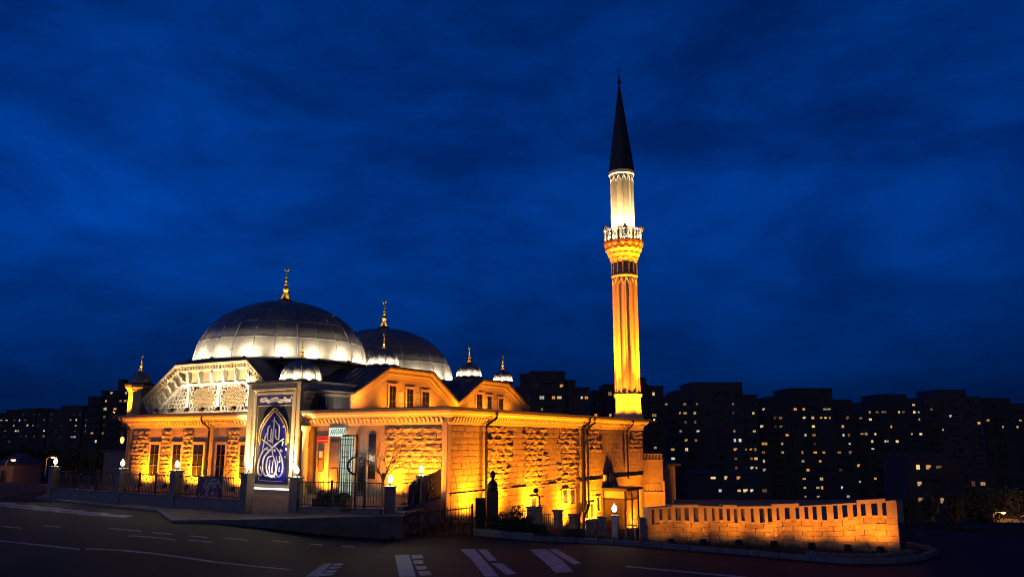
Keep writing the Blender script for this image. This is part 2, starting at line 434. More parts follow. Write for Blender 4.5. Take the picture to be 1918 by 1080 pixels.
ROUGH = [rough_stone(k, 1.0) for k in range(8)]; FLAT = [rough_stone(20+k, .25) for k in range(4)]
ROUGH_ME = [b.mesh('stone', STONE) for b in ROUGH]; FLAT_ME = [b.mesh('stone', STONE) for b in FLAT]
budget = [300]
def stone_wall(parent, org, ang, u0, u1, z0, z1, row, lmin, lmax, holes=(), depth=.1, quota=0, rough=lambda u,z:True, order=None):
    """courses of stones on the wall plane through org; u runs along the wall, outward is -y of the turned frame"""
    M0 = Matrix.Translation(org) @ Matrix.Rotation(ang, 4, 'Z'); L = []
    nrow = max(1, round((z1-z0)/row)); rh = (z1-z0)/nrow
    for j in range(nrow):
        za, zb = z0+j*rh, z0+(j+1)*rh; u = u0-random.uniform(0, lmax*.6)
        while u < u1-.02:
            w = random.uniform(lmin, lmax); segs = [(max(u,u0), min(u+w,u1))]
            for h0,h1,hz0,hz1 in holes:
                if zb > hz0+.02 and za < hz1-.02:
                    segs = [s for a,b in segs for s in ((a, min(b,h0)), (max(a,h1), b)) if s[1]-s[0] > .08]
            for a,b in segs:
                if b-a > .08: L.append((a,b,za,zb))
            u += w
    if order: L.sort(key=order)
    st = MB(); nobj = 0
    for a,b,za,zb in L:
        rg = rough((a+b)/2, (za+zb)/2); k = random.randrange(8 if rg else 4); d = depth*random.uniform(.75,1.25)*(1 if rg else .24)
        M = M0 @ Matrix.Translation(((a+b)/2, 0, (za+zb)/2)) @ Matrix.Diagonal((b-a, d, zb-za, 1))
        if random.random() < .5: M = M @ Matrix.Rotation(pi, 4, 'Y')
        if nobj < quota and budget[0] > 0:
            inst('stone', (ROUGH_ME if rg else FLAT_ME)[k], parent, M); nobj += 1; budget[0] -= 1
        else:
            src = (ROUGH if rg else FLAT)[k]; st.add([M @ Vector(v) for v in src.v], src.f)
    if st.v: st.build('stone_facing', STONE, parent, kind='stuff')
ZB = -5.2
WINL = [(-31.0,.0)]
def a_of(px, b=0):
    r = (px-959)/F; r *= (CP+0.0)  # about the horizon line
    return -((MX+.5*b)-r*(MY+.866*b))/(.866+.5*r)*-1
def xloc(px, z, y=0.0):                              # local x on the plane y=const of the mosque seen at px and height z
    lo, hi = -40.0, 6.0
    for _ in range(40):
        m = (lo+hi)/2; p = M2W(m, y, z); zc = p.y*CP+(p.z-CZ)*SP
        if 959+F*p.x/zc < px: lo = m
        else: hi = m
    return (lo+hi)/2
def yloc(px, z, x=0.0):
    lo, hi = -10.0, 60.0
    for _ in range(40):
        m = (lo+hi)/2; p = M2W(x, m, z); zc = p.y*CP+(p.z-CZ)*SP
        if 959+F*p.x/zc < px: lo = m
        else: hi = m
    return (lo+hi)/2
def zloc(py, x, y): return Zat(py, M2W(x, y).y)
XL = xloc(234, 2)                                     # left end of the front
PX0, PX1 = xloc(473, 3), xloc(571, 3)                 # the portal block
YE = yloc(1204, 2)                                    # far end of the right side
# --- lower storey walls
wl = part('wall', MB().box(XL, PX0+.1, 0, .6, -1, ZC), PLASTER)
winx = [(xloc(a,2), xloc(b,2)) for a,b in ((281,297),(323,338),(361,380),(405,421),(449,466))]
wz0, wz1 = .95, 3.35
holes = [(a-.22, b+.22, wz0-.2, wz1+.3) for a,b in winx]
piers = [(xloc(247,2), xloc(277,2)), (xloc(301,2), xloc(318,2)), (xloc(341,2), xloc(359,2)), (xloc(425,2), xloc(446,2))]
for i,(a,b) in enumerate(piers):
    stone_wall(wl, (0,-.02,0), 0, a, b, .9, 4.45, .32, .45, .8, depth=.095, quota=16)
    part('pilaster', MB().cbox(a-.03, b+.03, -.12, .05, .06, .9, .015), PLASTER)
pm = MB().box(XL-.02, PX0, -.10, .02, .06, .34)
part('plinth', pm, TRIM)
for a,b in winx:
    w = part('window', MB().box(a, b, -.03, .05, wz0, wz1), GLASS)
    fm = MB()
    for q in ((a-.2,a,wz0,wz1+.22),(b,b+.2,wz0,wz1+.22),(a-.001,b+.001,wz1,wz1+.221)): fm.box(q[0],q[1],-.07,.03,q[2],q[3])
    part('window_frame', fm, TRIM, w)
    part('sill', MB().box(a-.28, b+.28, -.13, .03, wz0-.14, wz0-.002), TRIM, w)
    mm = MB(); c = (a+b)/2
    mm.box(c-.03,c+.03,-.07,-.031,wz0,wz1)
    for z in (wz0+.8, wz0+1.65): mm.box(a,b,-.068,-.03,z-.025,z+.025)
    part('mullion', mm, FRAMEM, w)
# left return wall and rear mass of the lower storey
part('wall', MB().box(XL+.003, XL+.6, .6, YE-.1, ZB, ZC-.01), PLASTER)
part('wall', MB().box(XL+.1, -.1, YE-.6, YE-.003, ZB, ZC-.01), PLASTER)
# right-hand front block
wr = part('wall', MB().box(xloc(592,2), xloc(617,2), 0, .5, -.5, ZC-.02).box(xloc(617,2), xloc(665,2), 0, .5, 4.0, ZC-.02).box(xloc(665,2), -.05, 0, .5, -1.5, ZC-.02).box(PX1-.05, xloc(592,2), .35, .7, -1, ZC-.02), PLASTER)
xs0, xs1 = xloc(722,2), xloc(829,2)
stone_wall(wr, (0,-.02,0), 0, xs0, xs1, -.2, 4.5, .36, .5, 1.15, depth=.085, quota=130, order=lambda q: -q[3])
for a,b in ((xs1+.02,-.0),): part('pilaster', MB().cbox(a, b+.04, -.14, .3, -1.4, ZC-.03, .02), TRIM)
# right side wall
wside = part('wall', MB().box(-.6, 0, .25, YE, ZB, ZC-.03), PLASTER)
yp = yloc(838,2)
kx0, kx1, ky0, ky1 = .03, 2.1, 23.8, 27.0
bw = [(yloc(1053,-.5), yloc(1062,-.5), Zat(946,61.5), Zat(921,61.5)), (yloc(1067,-.5), yloc(1076,-.5), Zat(948,62.5), Zat(921,62.5)), (yloc(1094,-2), yloc(1100,-2), Zat(975,65), Zat(948,65)), (yloc(1104,-2), yloc(1111,-2), Zat(975,65.5), Zat(948,65.5)), (yloc(1117,-2), yloc(1123,-2), Zat(960,67), Zat(935,67)), (yloc(993,-.5), yloc(1004,-.5), Zat(955,57.5), Zat(936,57.5))]
hs = [(a-.15,b+.15,c-.15,d+.15) for a,b,c,d in bw]+[(ky0,ky1,-6,-.2)]
bay = lambda u,z: z > .0 and any(a < u < b for a,b in ((yloc(915,2), yloc(958,2)), (yloc(982,2), yloc(1023,2)), (yloc(1046,2), yloc(1081,2)))) or (z > 2.6 and (yloc(1100,2) < u < yloc(1125,2) or yloc(1180,2) < u < yloc(1202,2)))
stone_wall(wside, (0.02,0,0), pi/2, .3, YE-.02, -4.4, 4.62, .40, .75, 1.35, holes=hs, depth=.068, quota=106, rough=bay, order=lambda q: q[0]*.25-q[3]*1.2-(6 if bay((q[0]+q[1])/2,(q[2]+q[3])/2) else 0))
for a,b,c,d in bw:
    w = part('window', MB().box(-.02, .02, a, b, c, d), GLASS)
    fm = MB()
    for q in ((a-.14,a,c-.1,d+.12),(b,b+.14,c-.1,d+.12),(a,b,d,d+.121),(a,b,c-.12,c)): fm.box(-.01,.09,q[0],q[1],q[2],q[3])
    part('window_frame', fm, TRIM, w)
# string course on the right side
part('string_course', MB().box(.0,.1,.3,YE,Zat(907,62)-.05,Zat(907,62)+.05), TRIM)
# --- cornice
CPROF = [(-.02,-.85),(.10,-.85),(.14,-.7),(.14,-.42),(.32,-.36),(.40,-.22),(.55,-.14),(.6,0),(.6,.05),(-.02,.05)]
cpaths = [[(XL,YE*.5),(XL,0),(PX0,0)], [(PX1-.02,0.0),(0,0.0),(0,YE),(-3,YE)]]
for i,pth in enumerate(cpaths):
    c = part('cornice', MB().sweep(frames_xy(pth, ZC), CPROF), TRIM)
    part('gutter', MB().sweep(frames_xy(pth, ZC), [(.3,.052),(.66,.052),(.70,.2),(.3,.2)]), SLATE, c)
    dm = MB()
    for (x0,y0),(x1,y1) in zip(pth, pth[1:]):
        L = hypot(x1-x0,y1-y0); n = int(L/.34); ux,uy = (x1-x0)/L,(y1-y0)/L; ox,oy = uy,-ux
        for k in range(1,n):
            cx,cy = x0+ux*L*k/n, y0+uy*L*k/n
            M = Matrix.Translation((cx+ox*.142,cy+oy*.142,ZC)) @ Matrix.Rotation(math.atan2(uy,ux),4,'Z')
            dm.add([M @ Vector(v) for v in ((-.09,0,-.66),(.09,0,-.66),(.09,-.05,-.68),(-.09,-.05,-.68),(-.09,0,-.40),(.09,0,-.40),(.09,-.2,-.43),(-.09,-.2,-.43))], [(0,3,2,1),(4,5,6,7),(0,1,5,4),(1,2,6,5),(2,3,7,6),(3,0,4,7)])
    part('dentil_band', dm, TRIM, c, kind='stuff')
# --- flat roof of the lower storey
part('roof', MB().box(XL+.1,-.1,.3,YE-.1,ZC-.35,ZC-.05), SLATE)
part('roof_edge', MB().sweep(frames_xy([(XL,YE*.5),(XL,0),(PX0,0)], ZC), [(-.6,.03),(.28,.06),(.28,.2),(-.6,.32)]), SLATE)
part('roof_edge', MB().sweep(frames_xy([(PX1,0),(0,0),(0,YE),(-3,YE)], ZC), [(-.6,.03),(.28,.06),(.28,.2),(-.6,.32)]), SLATE)
# --- downpipes
def pipe(pts, r=.07, m=DARKM): return part('downpipe', MB().tube(catmull(pts,4), r, 8), m, smooth=True)
xd = xloc(391,2)
pipe([(xd-.5,-.55,5.5),(xd-.45,-.55,5.1),(xd-.05,-.2,4.6),(xd,-.18,4.2),(xd,-.18,2),(xd,-.18,.1)])
xd = XL+.5
pipe([(xd-.6,-.55,5.5),(xd-.55,-.55,5.1),(xd-.05,-.2,4.6),(xd,-.18,4.2),(xd,-.18,2),(xd,-.18,.1)])
for px,zb,thick in ((905,-2,.095),(1087,-3.6,.105),(1097,-1.6,.09),(1172,.2,.08)):
    yy = yloc(px,1)
    pipe([(.62,yy+.75,5.5),(.58,yy+.7,5.15),(.26,yy+.15,4.7),(.24,yy,4.2),(.24,yy,1),(.24,yy,zb)], thick)
yy = yloc(1097,1); pipe([(.24,yy,-1.5),(.24,yy-.2,-1.9),(.24,yy-1.0,-2.6),(.24,yy-1.1,-3.6)], .11)
# --- front right entrance and its fittings
xa, xb = xloc(617,2), xloc(665,2)
dr = part('doorway', MB().box(xa, xb, .42, .5, .06, 4.0), DOORGLOW)
part('door_leaf', MB().cbox(xa+.05, xloc(637,2), -.1, .0, .06, zloc(817,-9.5,0), .02).box(xa+.15,xloc(637,2)-.12,-.13,-.1,.5,1.8).box(xa+.15,xloc(637,2)-.12,-.13,-.1,2.1,3.6), WOOD, dr)
gm = MB(); x0 = xloc(637,2)
for k in range(8):
    x = x0+(xb-.05-x0)*k/7; gm.box(x-.018,x+.018,-.02,.016,.06,3.8)
for k in range(10): gm.box(x0,xb-.05,-.022,.018,.3+k*.38,.335+k*.38)
part('door_grille', gm, IRON, dr)
part('door_frame', MB().box(xa-.1,xa+.04,-.16,.4,.06,4.05).box(xb-.04,xb+.1,-.16,.4,.06,4.05), TRIM, dr)
sg = part('lit_sign', MB().box(xa+.02, xloc(648,4.3), -.2,-.06, 3.95, 4.52), SIGNW)
lm = MB(); sx = xa+.15
for k in range(7):
    x = sx+k*.19; lm.ribbon(catmull([(x,-.2,4.05),(x+.06,-.2,4.2+.05*(k%3)),(x+.16,-.2,4.45),(x+.12,-.2,4.2),(x+.2,-.2,4.08)],4), [.03+.02*(i%5==2) for i in range(17)], (0,-1,0), .012)
part('sign_lettering', lm, mat('sign_letter_green',(.02,.12,.08),.5), sg)
rs = part('wall_sign', MB().box(xloc(594,3.4), xloc(615,3.4), -.06,-.003, zloc(829,-11,0), zloc(816,-11,0)), REDS)
part('sign_stripe', MB().box(xloc(594,3.4)+.05, xloc(615,3.4)-.05, -.075,-.06, zloc(824,-11,0), zloc(822.5,-11,0)), mat('sign_yellow',(.7,.4,.05),.6), rs)
nb = part('notice_case', MB().cbox(xloc(599,2), xloc(607,2), -.16,-.003, zloc(882,-11,0), zloc(842,-11,0), .02), WOOD)
part('notice_sheet', MB().box(xloc(600,2), xloc(606.3,2), -.168,-.16, zloc(879,-11,0), zloc(861,-11,0)), mat('notice_brown',(.25,.07,.03),.7), nb)
part('notice_sheet', MB().box(xloc(600,2), xloc(606.3,2), -.168,-.16, zloc(856,-11,0), zloc(844,-11,0)), PALE, nb)
bx0, bx1 = xloc(667,2), xloc(688,2)
db = part('side_door', MB().box(bx0,bx1,-.06,-.003,.06,zloc(848,-7,0)), WOOD)
part('door_panel', MB().cbox(bx0+.28,bx1-.22,-.1,-.06,.4,zloc(856,-7,0),.02), GLASS, db)
part('door_frame', MB().box(bx1,bx1+.1,-.12,0,.06,zloc(847,-7,0)), PALE, db)
part('narrow_window', MB().box(xloc(690,2),xloc(703,2),-.05,-.003,1.2,zloc(812,-6.5,0)), GLASS)
part('column', MB().lathe([(.30,.06),(.30,.4),(.22,.5),(.2,4.2),(.3,4.4),(.34,4.66)],16,(PX1+.35,-.35,0)), TRIM, smooth=True)
# --- portal block with the calligraphy panel
YP = -.7
pz1 = zloc(717, -14.7, YP)
pb = part('portal', MB().box(PX0, PX1, YP+.25, 5.0, -.5, pz1), PALE)
part('portal_base', MB().box(PX0-.05, PX1+.02, YP-.35, YP+.3, -.4, .32), TRIM, pb)
part('portal_coping', MB().box(PX0-.1, PX1+.1, YP-.12, 5.1, pz1, pz1+.16), SLATE, pb)
pw = PX1-PX0
def frame_ring(i0, i1, y0, y1, name, m, zb=.34, zt=None):
    zt = pz1-.02 if zt is None else zt
    f_ = MB(); a0,a1 = PX0+i0, PX1-i0; b0,b1 = PX0+i1, PX1-i1
    f_.box(a0,b0,y0,y1,zb,zt-i0).box(b1,a1,y0,y1,zb,zt-i0).box(b0,b1,y0+.002,y1-.002,zt-i1,zt-i0)
    return part(name, f_, m, pb)
frame_ring(0, .30, YP-.0, YP+.26, 'outer_moulding', TRIM)
frame_ring(.36, .50, YP-.04, YP+.26, 'middle_moulding', TRIM)
frame_ring(.62, .80, YP+.08, YP+.26, 'inner_moulding', TRIM)
bead = MB()
for zz in range(46):
    z = .5+zz*(pz1-.8)/46
    for x in (PX0+.33, PX1-.33): bead.box(x-.03,x+.03,YP+.02,YP+.2,z,z+.09)
for k in range(30):
    x = PX0+.5+(pw-1)*k/30; bead.box(x,x+.09,YP+.02,YP+.2,pz1-.36,pz1-.30)
part('bead_row', bead, TRIM, pb, kind='stuff')
for x in (PX0+.56, PX1-.56): part('led_strip', MB().box(x-.025,x+.025,YP+.16,YP+.24,.6,pz1-.6), LEDW, pb)
part('led_strip', MB().box(PX0+.45,PX1-.45,YP-.30,YP-.18,.325,.42), LEDW, pb)
qx0, qx1, qz0, qz1 = PX0+.82, PX1-.82, .62, pz1-.82
def pc(zx, zy, y=None):                               # traced panel drawing -> place on the panel
    return ((qx0+(zx-52)/(462-52)*(qx1-qx0)), (YP+.2) if y is None else y, qz1-(zy-48)/(1062-48)*(qz1-qz0))
part('backing_panel', MB().box(qx0,qx1,YP+.22,YP+.27,qz0,qz1), BLUE2, pb)
x0,_,z0 = pc(58,152); x1,_,z1 = pc(458,56)
bp = part('script_band', MB().box(x0,x1,YP+.17,YP+.22,z0,z1), TILEB, pb)
sm = MB(); r_ = random.Random(4)
for k in range(26):
    zx = 80+k*14; zy = 110+r_.uniform(-18,18)
    sm.ribbon([pc(a,b,YP+.17) for a,b in ((zx,zy+24),(zx+6,zy-8),(zx+14,zy-26),(zx+18,zy+4),(zx+26,zy+14))], [.02,.05,.04,.05,.02], (0,-1,0), .012)
sm.ribbon([pc(a,b,YP+.17) for a,b in ((78,132),(160,118),(250,128),(340,112),(440,126))], [.02,.05,.03,.05,.02], (0,-1,0), .014)
part('script_lettering', sm, WHITEP, bp)
arch = [(112,1045),(112,620),(118,480),(140,400),(180,330),(225,275),(262,235)]
arch = arch+[(524-a,b) for a,b in arch[::-1][1:]]
poly = [pc(a,b) for a,b in arch]
part('arch_panel', MB().hull([(p[0],YP+.16,p[2]) for p in poly], [(p[0],YP+.215,p[2]) for p in poly]), BLUE, pb)
for off,wd,nm,m in ((0,.07,'arch_moulding',GOLD),(-22,.05,'arch_moulding',TRIM)):
    A2 = catmull([pc(262+(a-262)*(1+abs(off)/190.0), b+off*1.5 if b < 1000 else b, YP+.2) for a,b in arch[1:-1]], 5)
    part(nm, MB().ribbon(A2, [wd]*len(A2), (0,-1,0), .09), m, pb)
bx = [pc(*q) for q in ((62,172),(62,1050),(456,1050),(456,172),(62,172))]
part('panel_border', MB().ribbon([Vector((p[0],YP+.21,p[2])) for p in bx[:2]],[.04]*2,(0,-1,0),.04).ribbon([Vector((p[0],YP+.21,p[2])) for p in bx[2:4]],[.04]*2,(0,-1,0),.04).ribbon([Vector((p[0],YP+.21,p[2])) for p in bx[3:]],[.04]*2,(0,-1,0),.045), TRIM, pb)
STROKES = [([(262,305),(262,380),(258,470),(257,610)],(5,13,14,4)), ([(235,355),(262,340),(300,380),(322,420),(325,560)],(6,10,10,12,8)),
 ([(285,440),(287,520),(300,548),(322,560)],(8,14,12,9)), ([(235,430),(232,530),(245,575),(258,600)],(8,13,11,5)), ([(215,400),(196,435),(195,545),(210,575),(232,560)],(6,11,12,10,6)),
 ([(182,480),(166,540),(154,620),(140,705)],(5,10,9,3)), ([(132,555),(195,600),(245,645),(268,735)],(5,14,15,6)), ([(382,548),(315,595),(240,668),(172,750),(156,830),(162,900),(190,958),(222,965)],(5,15,16,14,13,13,14,8)),
 ([(205,640),(150,690),(116,780),(105,860),(112,935),(140,962),(152,930),(128,860)],(5,12,14,14,14,13,10,4)), ([(290,640),(342,702),(376,790),(386,880),(372,945),(342,970),(316,930),(326,830),(305,745)],(5,13,14,15,15,14,12,9,6)),
 ([(272,740),(216,762),(201,830),(207,905),(242,962),(290,962),(311,900),(300,810),(272,745)],(8,13,14,14,17,17,14,12,7)), ([(240,785),(233,870),(246,935)],(7,13,9)), ([(277,785),(268,880),(272,935)],(7,12,9)), ([(340,740),(352,800),(330,812)],(6,12,8)), ([(352,860),(345,905),(362,912)],(8,10,7)),
 ([(365,415),(388,402)],(10,10)), ([(192,672),(212,664)],(20,18)), ([(276,684),(292,676)],(20,18)), ([(345,676),(372,690)],(24,14)), ([(372,580),(368,622)],(14,10)), ([(412,650),(414,680)],(12,9)), ([(212,398),(214,412)],(16,12)), ([(318,402),(322,415)],(14,12)), ([(300,978),(312,985)],(12,9)), ([(402,745),(408,755)],(12,8)),
 ([(120,978),(120,1014)],(8,7)), ([(120,1015),(250,1021),(385,1021)],(3,4,3))]
cal = MB(); sx = (qx1-qx0)/410
for pts,w in STROKES:
    P = catmull([pc(a,b,YP+.16) for a,b in pts], 5) if len(pts) > 2 else [Vector(pc(a,b,YP+.16)) for a,b in pts]
    n = len(P); ww = []
    for i in range(n):
        t = i/(n-1)*(len(w)-1); k = min(int(t), len(w)-2); ww.append((w[k]+(w[k+1]-w[k])*(t-k))*sx*1.0)
    cal.ribbon(P, ww, (0,-1,0), .03)
part('calligraphy', cal, WHITEP, pb)

# --- upper storey: the white wall and the two gables that face right
XU = -12.0
def upz(px, py, y): return Zat(py, M2W(XU, y).y)
GY = [yloc(570,7,XU), yloc(655,7,XU), yloc(722,9,XU), yloc(803,9,XU), yloc(851,7,XU), yloc(897,9,XU), yloc(944,9,XU), yloc(986,7,XU)]
ZE, ZT = 7.05, 9.35
prof = [(GY[0],ZE),(GY[1],ZE),(GY[2],ZT),(GY[3],ZT),(GY[4],ZE-.1),(GY[5],ZT-.1),(GY[6],ZT-.1),(GY[7],ZE-.05)]
poly = [(XU,y,z) for y,z in prof]; base = [(XU,GY[7],ZC-.2),(XU,GY[0],ZC-.2)]
ring = poly+base
uw = part('upper_wall', MB().hull(ring, [(x-.6,y,z) for x,y,z in ring]), GABLEM)
gpath = [(XU,y,z) for y,z in prof]
gc = part('gable_cornice', MB().sweep(frames_plane(gpath,(1,0,0)), [(-.05,-.75),(.08,-.75),(.12,-.5),(.28,-.42),(.30,-.2),(.46,-.12),(.5,.02),(-.05,.02)]), TRIM)
dm = MB(); fr = frames_plane(gpath,(1,0,0))
for i in range(len(fr)-1):
    a,b = fr[i][0], fr[i+1][0]; L = (b-a).length; n = int(L/.36); t = (b-a)/L; u = Vector((1,0,0)).cross(t)
    if u.z < 0: u = -u
    for k in range(1,n):
        c = a+(b-a)*(k/n)-u*.31; dm.bar(c+Vector((.2,0,0))-u*.1, c+Vector((.2,0,0))+u*.1, .17, .2, (1,0,0))
part('dentil_band', dm, TRIM, gc, kind='stuff')
# gable roofs run back to the domes; the roof edge is dark lead
def gable_roof(ys, zs, xback):
    A = [(XU+.56,y,z+.04) for y,z in zip(ys,zs)]; B = [(xback,y,z+.04) for y,z in zip(ys,zs)]
    up = lambda P,d: [(x,y,z+d) for x,y,z in P]
    r = MB(); n = len(A)
    for i in range(n-1): r.hull([A[i],A[i+1],up(A,.14)[i+1],up(A,.14)[i]],[B[i],B[i+1],up(B,.14)[i+1],up(B,.14)[i]])
    ro = part('roof', r, SLATE); sm_ = MB()
    for i in range(n-1):
        for k in range(1,18):
            x = XU+.4-(XU-xback)*k/18; a = Vector((x,ys[i],zs[i]+.18)); b = Vector((x,ys[i+1],zs[i+1]+.18))
            sm_.bar(a,b,.04,.08,(0,-(b-a).z,(b-a).y))
    part('roof_seam', sm_, SLATE, ro, kind='stuff')
gable_roof(GY[1:5], [ZE,ZT,ZT,ZE-.1], -25)
gable_roof(GY[4:8], [ZE-.1,ZT-.1,ZT-.1,ZE-.05], -25)
part('roof', MB().box(-17, XU+.5, GY[0], GY[1]+.05, ZE+.03, ZE+.17), SLATE)
for i,(p0,p1) in enumerate(((727,740),(760,773),(789,802),(891,902),(911,920),(933,941))):
    ya, yb = yloc(p0,6.5,XU), yloc(p1,6.5,XU); za, zb = ZC+.1, 8.0-.12*(i%3)
    w = part('window', MB().box(XU,XU+.03,ya,yb,za,zb), GLASS)
    fm = MB()
    for q in ((ya-.2,ya,za,zb+.2),(yb,yb+.2,za,zb+.2),(ya,yb,zb,zb+.201)): fm.box(XU-.02,XU+.12,*q)
    part('window_frame', fm, TRIM, w)
    mm = MB(); c = (ya+yb)/2; mm.box(XU+.03,XU+.05,c-.03,c+.03,za,zb)
    for k in (1,2,3): mm.box(XU+.03,XU+.048,ya,yb,za+k*.6-.02,za+k*.6+.02)
    part('mullion', mm, FRAMEM, w)
# little inset blocks between the windows
for a,b in ((745,755),(777,786),(904,909),(923,930)):
    for k in range(4):
        ya = yloc(a,6.5,XU); yb = yloc(b,6.5,XU); part('stone', MB().cbox(XU-.02,XU+.05,ya,yb,ZC+.15+k*.5,ZC+.6+k*.5,.02), PALE, uw)
# glazed box beside the portal
ya, yb = yloc(583,6.3,XU), yloc(645,6.3,XU); za, zb = 5.55, Zat(737,57.5)
gb = part('bay_window', MB().box(XU-.02,XU+.55,ya,yb,za,zb), DARKM)
for k in range(4):
    y0 = ya+.12+(yb-ya-.12)*k/4; part('pane', MB().box(XU+.55,XU+.57,y0,y0+(yb-ya)/4-.12,za+.35,zb-.25), GLASS if k < 2 else DKWIN, gb)
part('window_frame', MB().box(XU+.551,XU+.60,ya,yb,zb-.2,zb).box(XU+.551,XU+.60,ya,yb,za,za+.3).box(XU+.551,XU+.6,ya,ya+.1,za+.3,zb-.2).box(XU+.551,XU+.6,yb-.1,yb,za+.3,zb-.2), FRAMEM, gb)

# --- front gable with the pierced lattice
YG = .75
def gx(px, z): return xloc(px, z, YG)
gL0, gL1, gR1, gR0 = gx(274,7), gx(338,9.6), gx(471,9.6), gx(528,7)
GB_, GT_ = ZC+.2, 9.62
GZ0 = 6.9
outer = [(gL0,GZ0),(gL1,GT_),(gR1,GT_),(gR0,GZ0)]
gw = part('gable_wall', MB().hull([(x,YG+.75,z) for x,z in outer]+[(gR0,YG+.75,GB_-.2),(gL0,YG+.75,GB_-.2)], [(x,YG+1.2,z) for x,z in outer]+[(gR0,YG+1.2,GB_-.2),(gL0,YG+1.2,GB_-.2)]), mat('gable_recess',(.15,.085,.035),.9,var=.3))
fz = frames_plane([(x,YG+.01,z) for x,z in outer],(0,-1,0)); part('frieze', MB().sweep(fz, [(-.75,-1.55),(.0,-1.55),(.0,-.4),(-.75,-.4)]), PLASTER, gw)
fr = frames_plane([(x,YG+.0,z) for x,z in outer],(0,-1,0))
gcn = part('gable_cornice', MB().sweep(fr, [(-.05,-.62),(.16,-.62),(.2,-.5),(.3,-.46),(.32,-.2),(.46,-.1),(.5,.04),(-.05,.04)]), TRIM, gw)
part('white_band', MB().sweep(fr, [(-.6,-1.72),(.05,-1.72),(.07,-1.5),(-.6,-1.5)]), PALE, gw)
dm = MB(); bm_ = 0
for i in range(3):
    a,b = fr[i][0], fr[i+1][0]; L = (b-a).length; n = int(L/.33); t = (b-a)/L; u = Vector((0,-1,0)).cross(t)
    if u.z < 0: u = -u
    for k in range(1,n):
        c = a+(b-a)*(k/n)-u*.32+Vector((0,-.34,0)); dm.bar(c-u*.12, c+u*.12, .15, .2, (0,-1,0))
    nb_ = {0:6,1:6,2:5}[i]
    for k in range(nb_+1):
        if i and k == 0: continue
        c = a+(b-a)*((k)/(nb_) if i == 1 else (k+.2)/(nb_+.4)); c0 = c-u*.64; c1 = c-u*1.49
        part('bracket', MB().bar(c0+Vector((0,-.16,0)), c1+Vector((0,-.10,0)), .2, .3, (0,-1,0)).bar(c0-u*.1+Vector((0,-.33,0)), c0-u*.42+Vector((0,-.28,0)), .13, .12, (0,-1,0)), PALE, gw)
part('dentil_band', dm, TRIM, gw, kind='stuff')
part('gable_ledge', MB().box(gL0+.4,gR0,YG-.35,YG+.36,GB_-.4,GB_+.12), PALE, gw)
# inner trapezoid (below the white band) filled with lattice bays between white posts
ins = [(p-u*1.72) for p,o,u in fr]
def top_at(x):
    for a,b in zip(ins, ins[1:]):
        if min(a.x,b.x)-1e-6 <= x <= max(a.x,b.x)+1e-6: return a.z+(b.z-a.z)*(x-a.x)/(b.x-a.x)
    return GB_
posts = [gx(352,7), gx(409,7), gx(467,7)]
for x in posts: part('post', MB().cbox(x-.17,x+.17,YG-.06,YG+.3,GB_+.1,top_at(x)+.05,.03), PALE, gw)
xlat0 = ins[0].x+(GB_+.12-ins[0].z)/(ins[1].z-ins[0].z)*(ins[1].x-ins[0].x)
bays = [(xlat0+.3,posts[0]-.17),(posts[0]+.17,posts[1]-.17),(posts[1]+.17,posts[2]-.17),(posts[2]+.17,min(gR0-1.0,PX0+1))]
rl = random.Random(11)
for bi,(x0,x1) in enumerate(bays):
    lt = MB(); s = .36; pts = {}
    if x1-x0 < .3: continue
    cxm = (x0+x1)/2; nxh = int((x1-x0)/s)+2; nzh = int((GT_-GB_)/(s*.87))+2
    def inside(p): return x0 <= p[0] <= x1 and GB_+.12 <= p[1] <= top_at(min(max(p[0],ins[0].x),ins[3].x))
    def V(i,j,w):                                     # vertices of a jittered honeycomb
        k = (i,j,w)
        if k not in pts:
            bx_ = x0+(i+(.5 if j%2 else 0))*s; bz = GB_+.1+j*s*.87
            pts[k] = (bx_+rl.uniform(-.06,.06), bz+(s*.29 if w else -s*.29)+rl.uniform(-.05,.05))
        return pts[k]
    E = []
    for j in range(-1,nzh):
        for i in range(-1,nxh):
            p = V(i,j,1); o_ = 1 if j%2 else 0
            E += [(V(i,j,0),p)] if False else []
            E += [(p, V(i+o_-1,j+1,0)), (p, V(i+o_,j+1,0)), (V(i,j,0), V(i,j,1))]
    ds = .17                                         # fine diagonal mesh in the middle medallion
    med = bi in (1,2); mc = (cxm, GB_+1.2); mr = (.42*(x1-x0), .95)
    inm = lambda p: med and ((p[0]-mc[0])/mr[0])**2+((p[1]-mc[1])/mr[1])**2 < 1
    for p,q in E:
        if inside(p) and inside(q) and not (inm(p) and inm(q)): lt.bar((p[0],YG+.1,p[1]),(q[0],YG+.1,q[1]),.08,.12,(0,-1,0))
    if med:
        md = MB()
        for sg_ in (1,-1):
            for k in range(-14,15):
                p0 = None
                for tt in range(-30,31):
                    p = (mc[0]+tt*.05+k*ds*1.25, mc[1]+sg_*tt*.05-sg_*k*ds*.5*0)
                    if inm(p):
                        if p0 is None: p0 = p
                        p1 = p
                if p0 and hypot(p1[0]-p0[0],p1[1]-p0[1]) > .15: md.bar((p0[0],YG+.12,p0[1]),(p1[0],YG+.12,p1[1]),.055,.06,(0,-1,0))
        part('lattice_medallion', md, LATT, gw, kind='stuff')
    for x in (x0+.02,x1-.02): lt.bar((x,YG+.1,GB_+.1),(x,YG+.1,max(GB_+.2,top_at(x))),.09,.13,(0,-1,0))
    lt.bar((x0,YG+.1,GB_+.16),(x1,YG+.1,GB_+.16),.09,.13,(0,-1,0))
    part('lattice_screen', lt, PALE, gw)
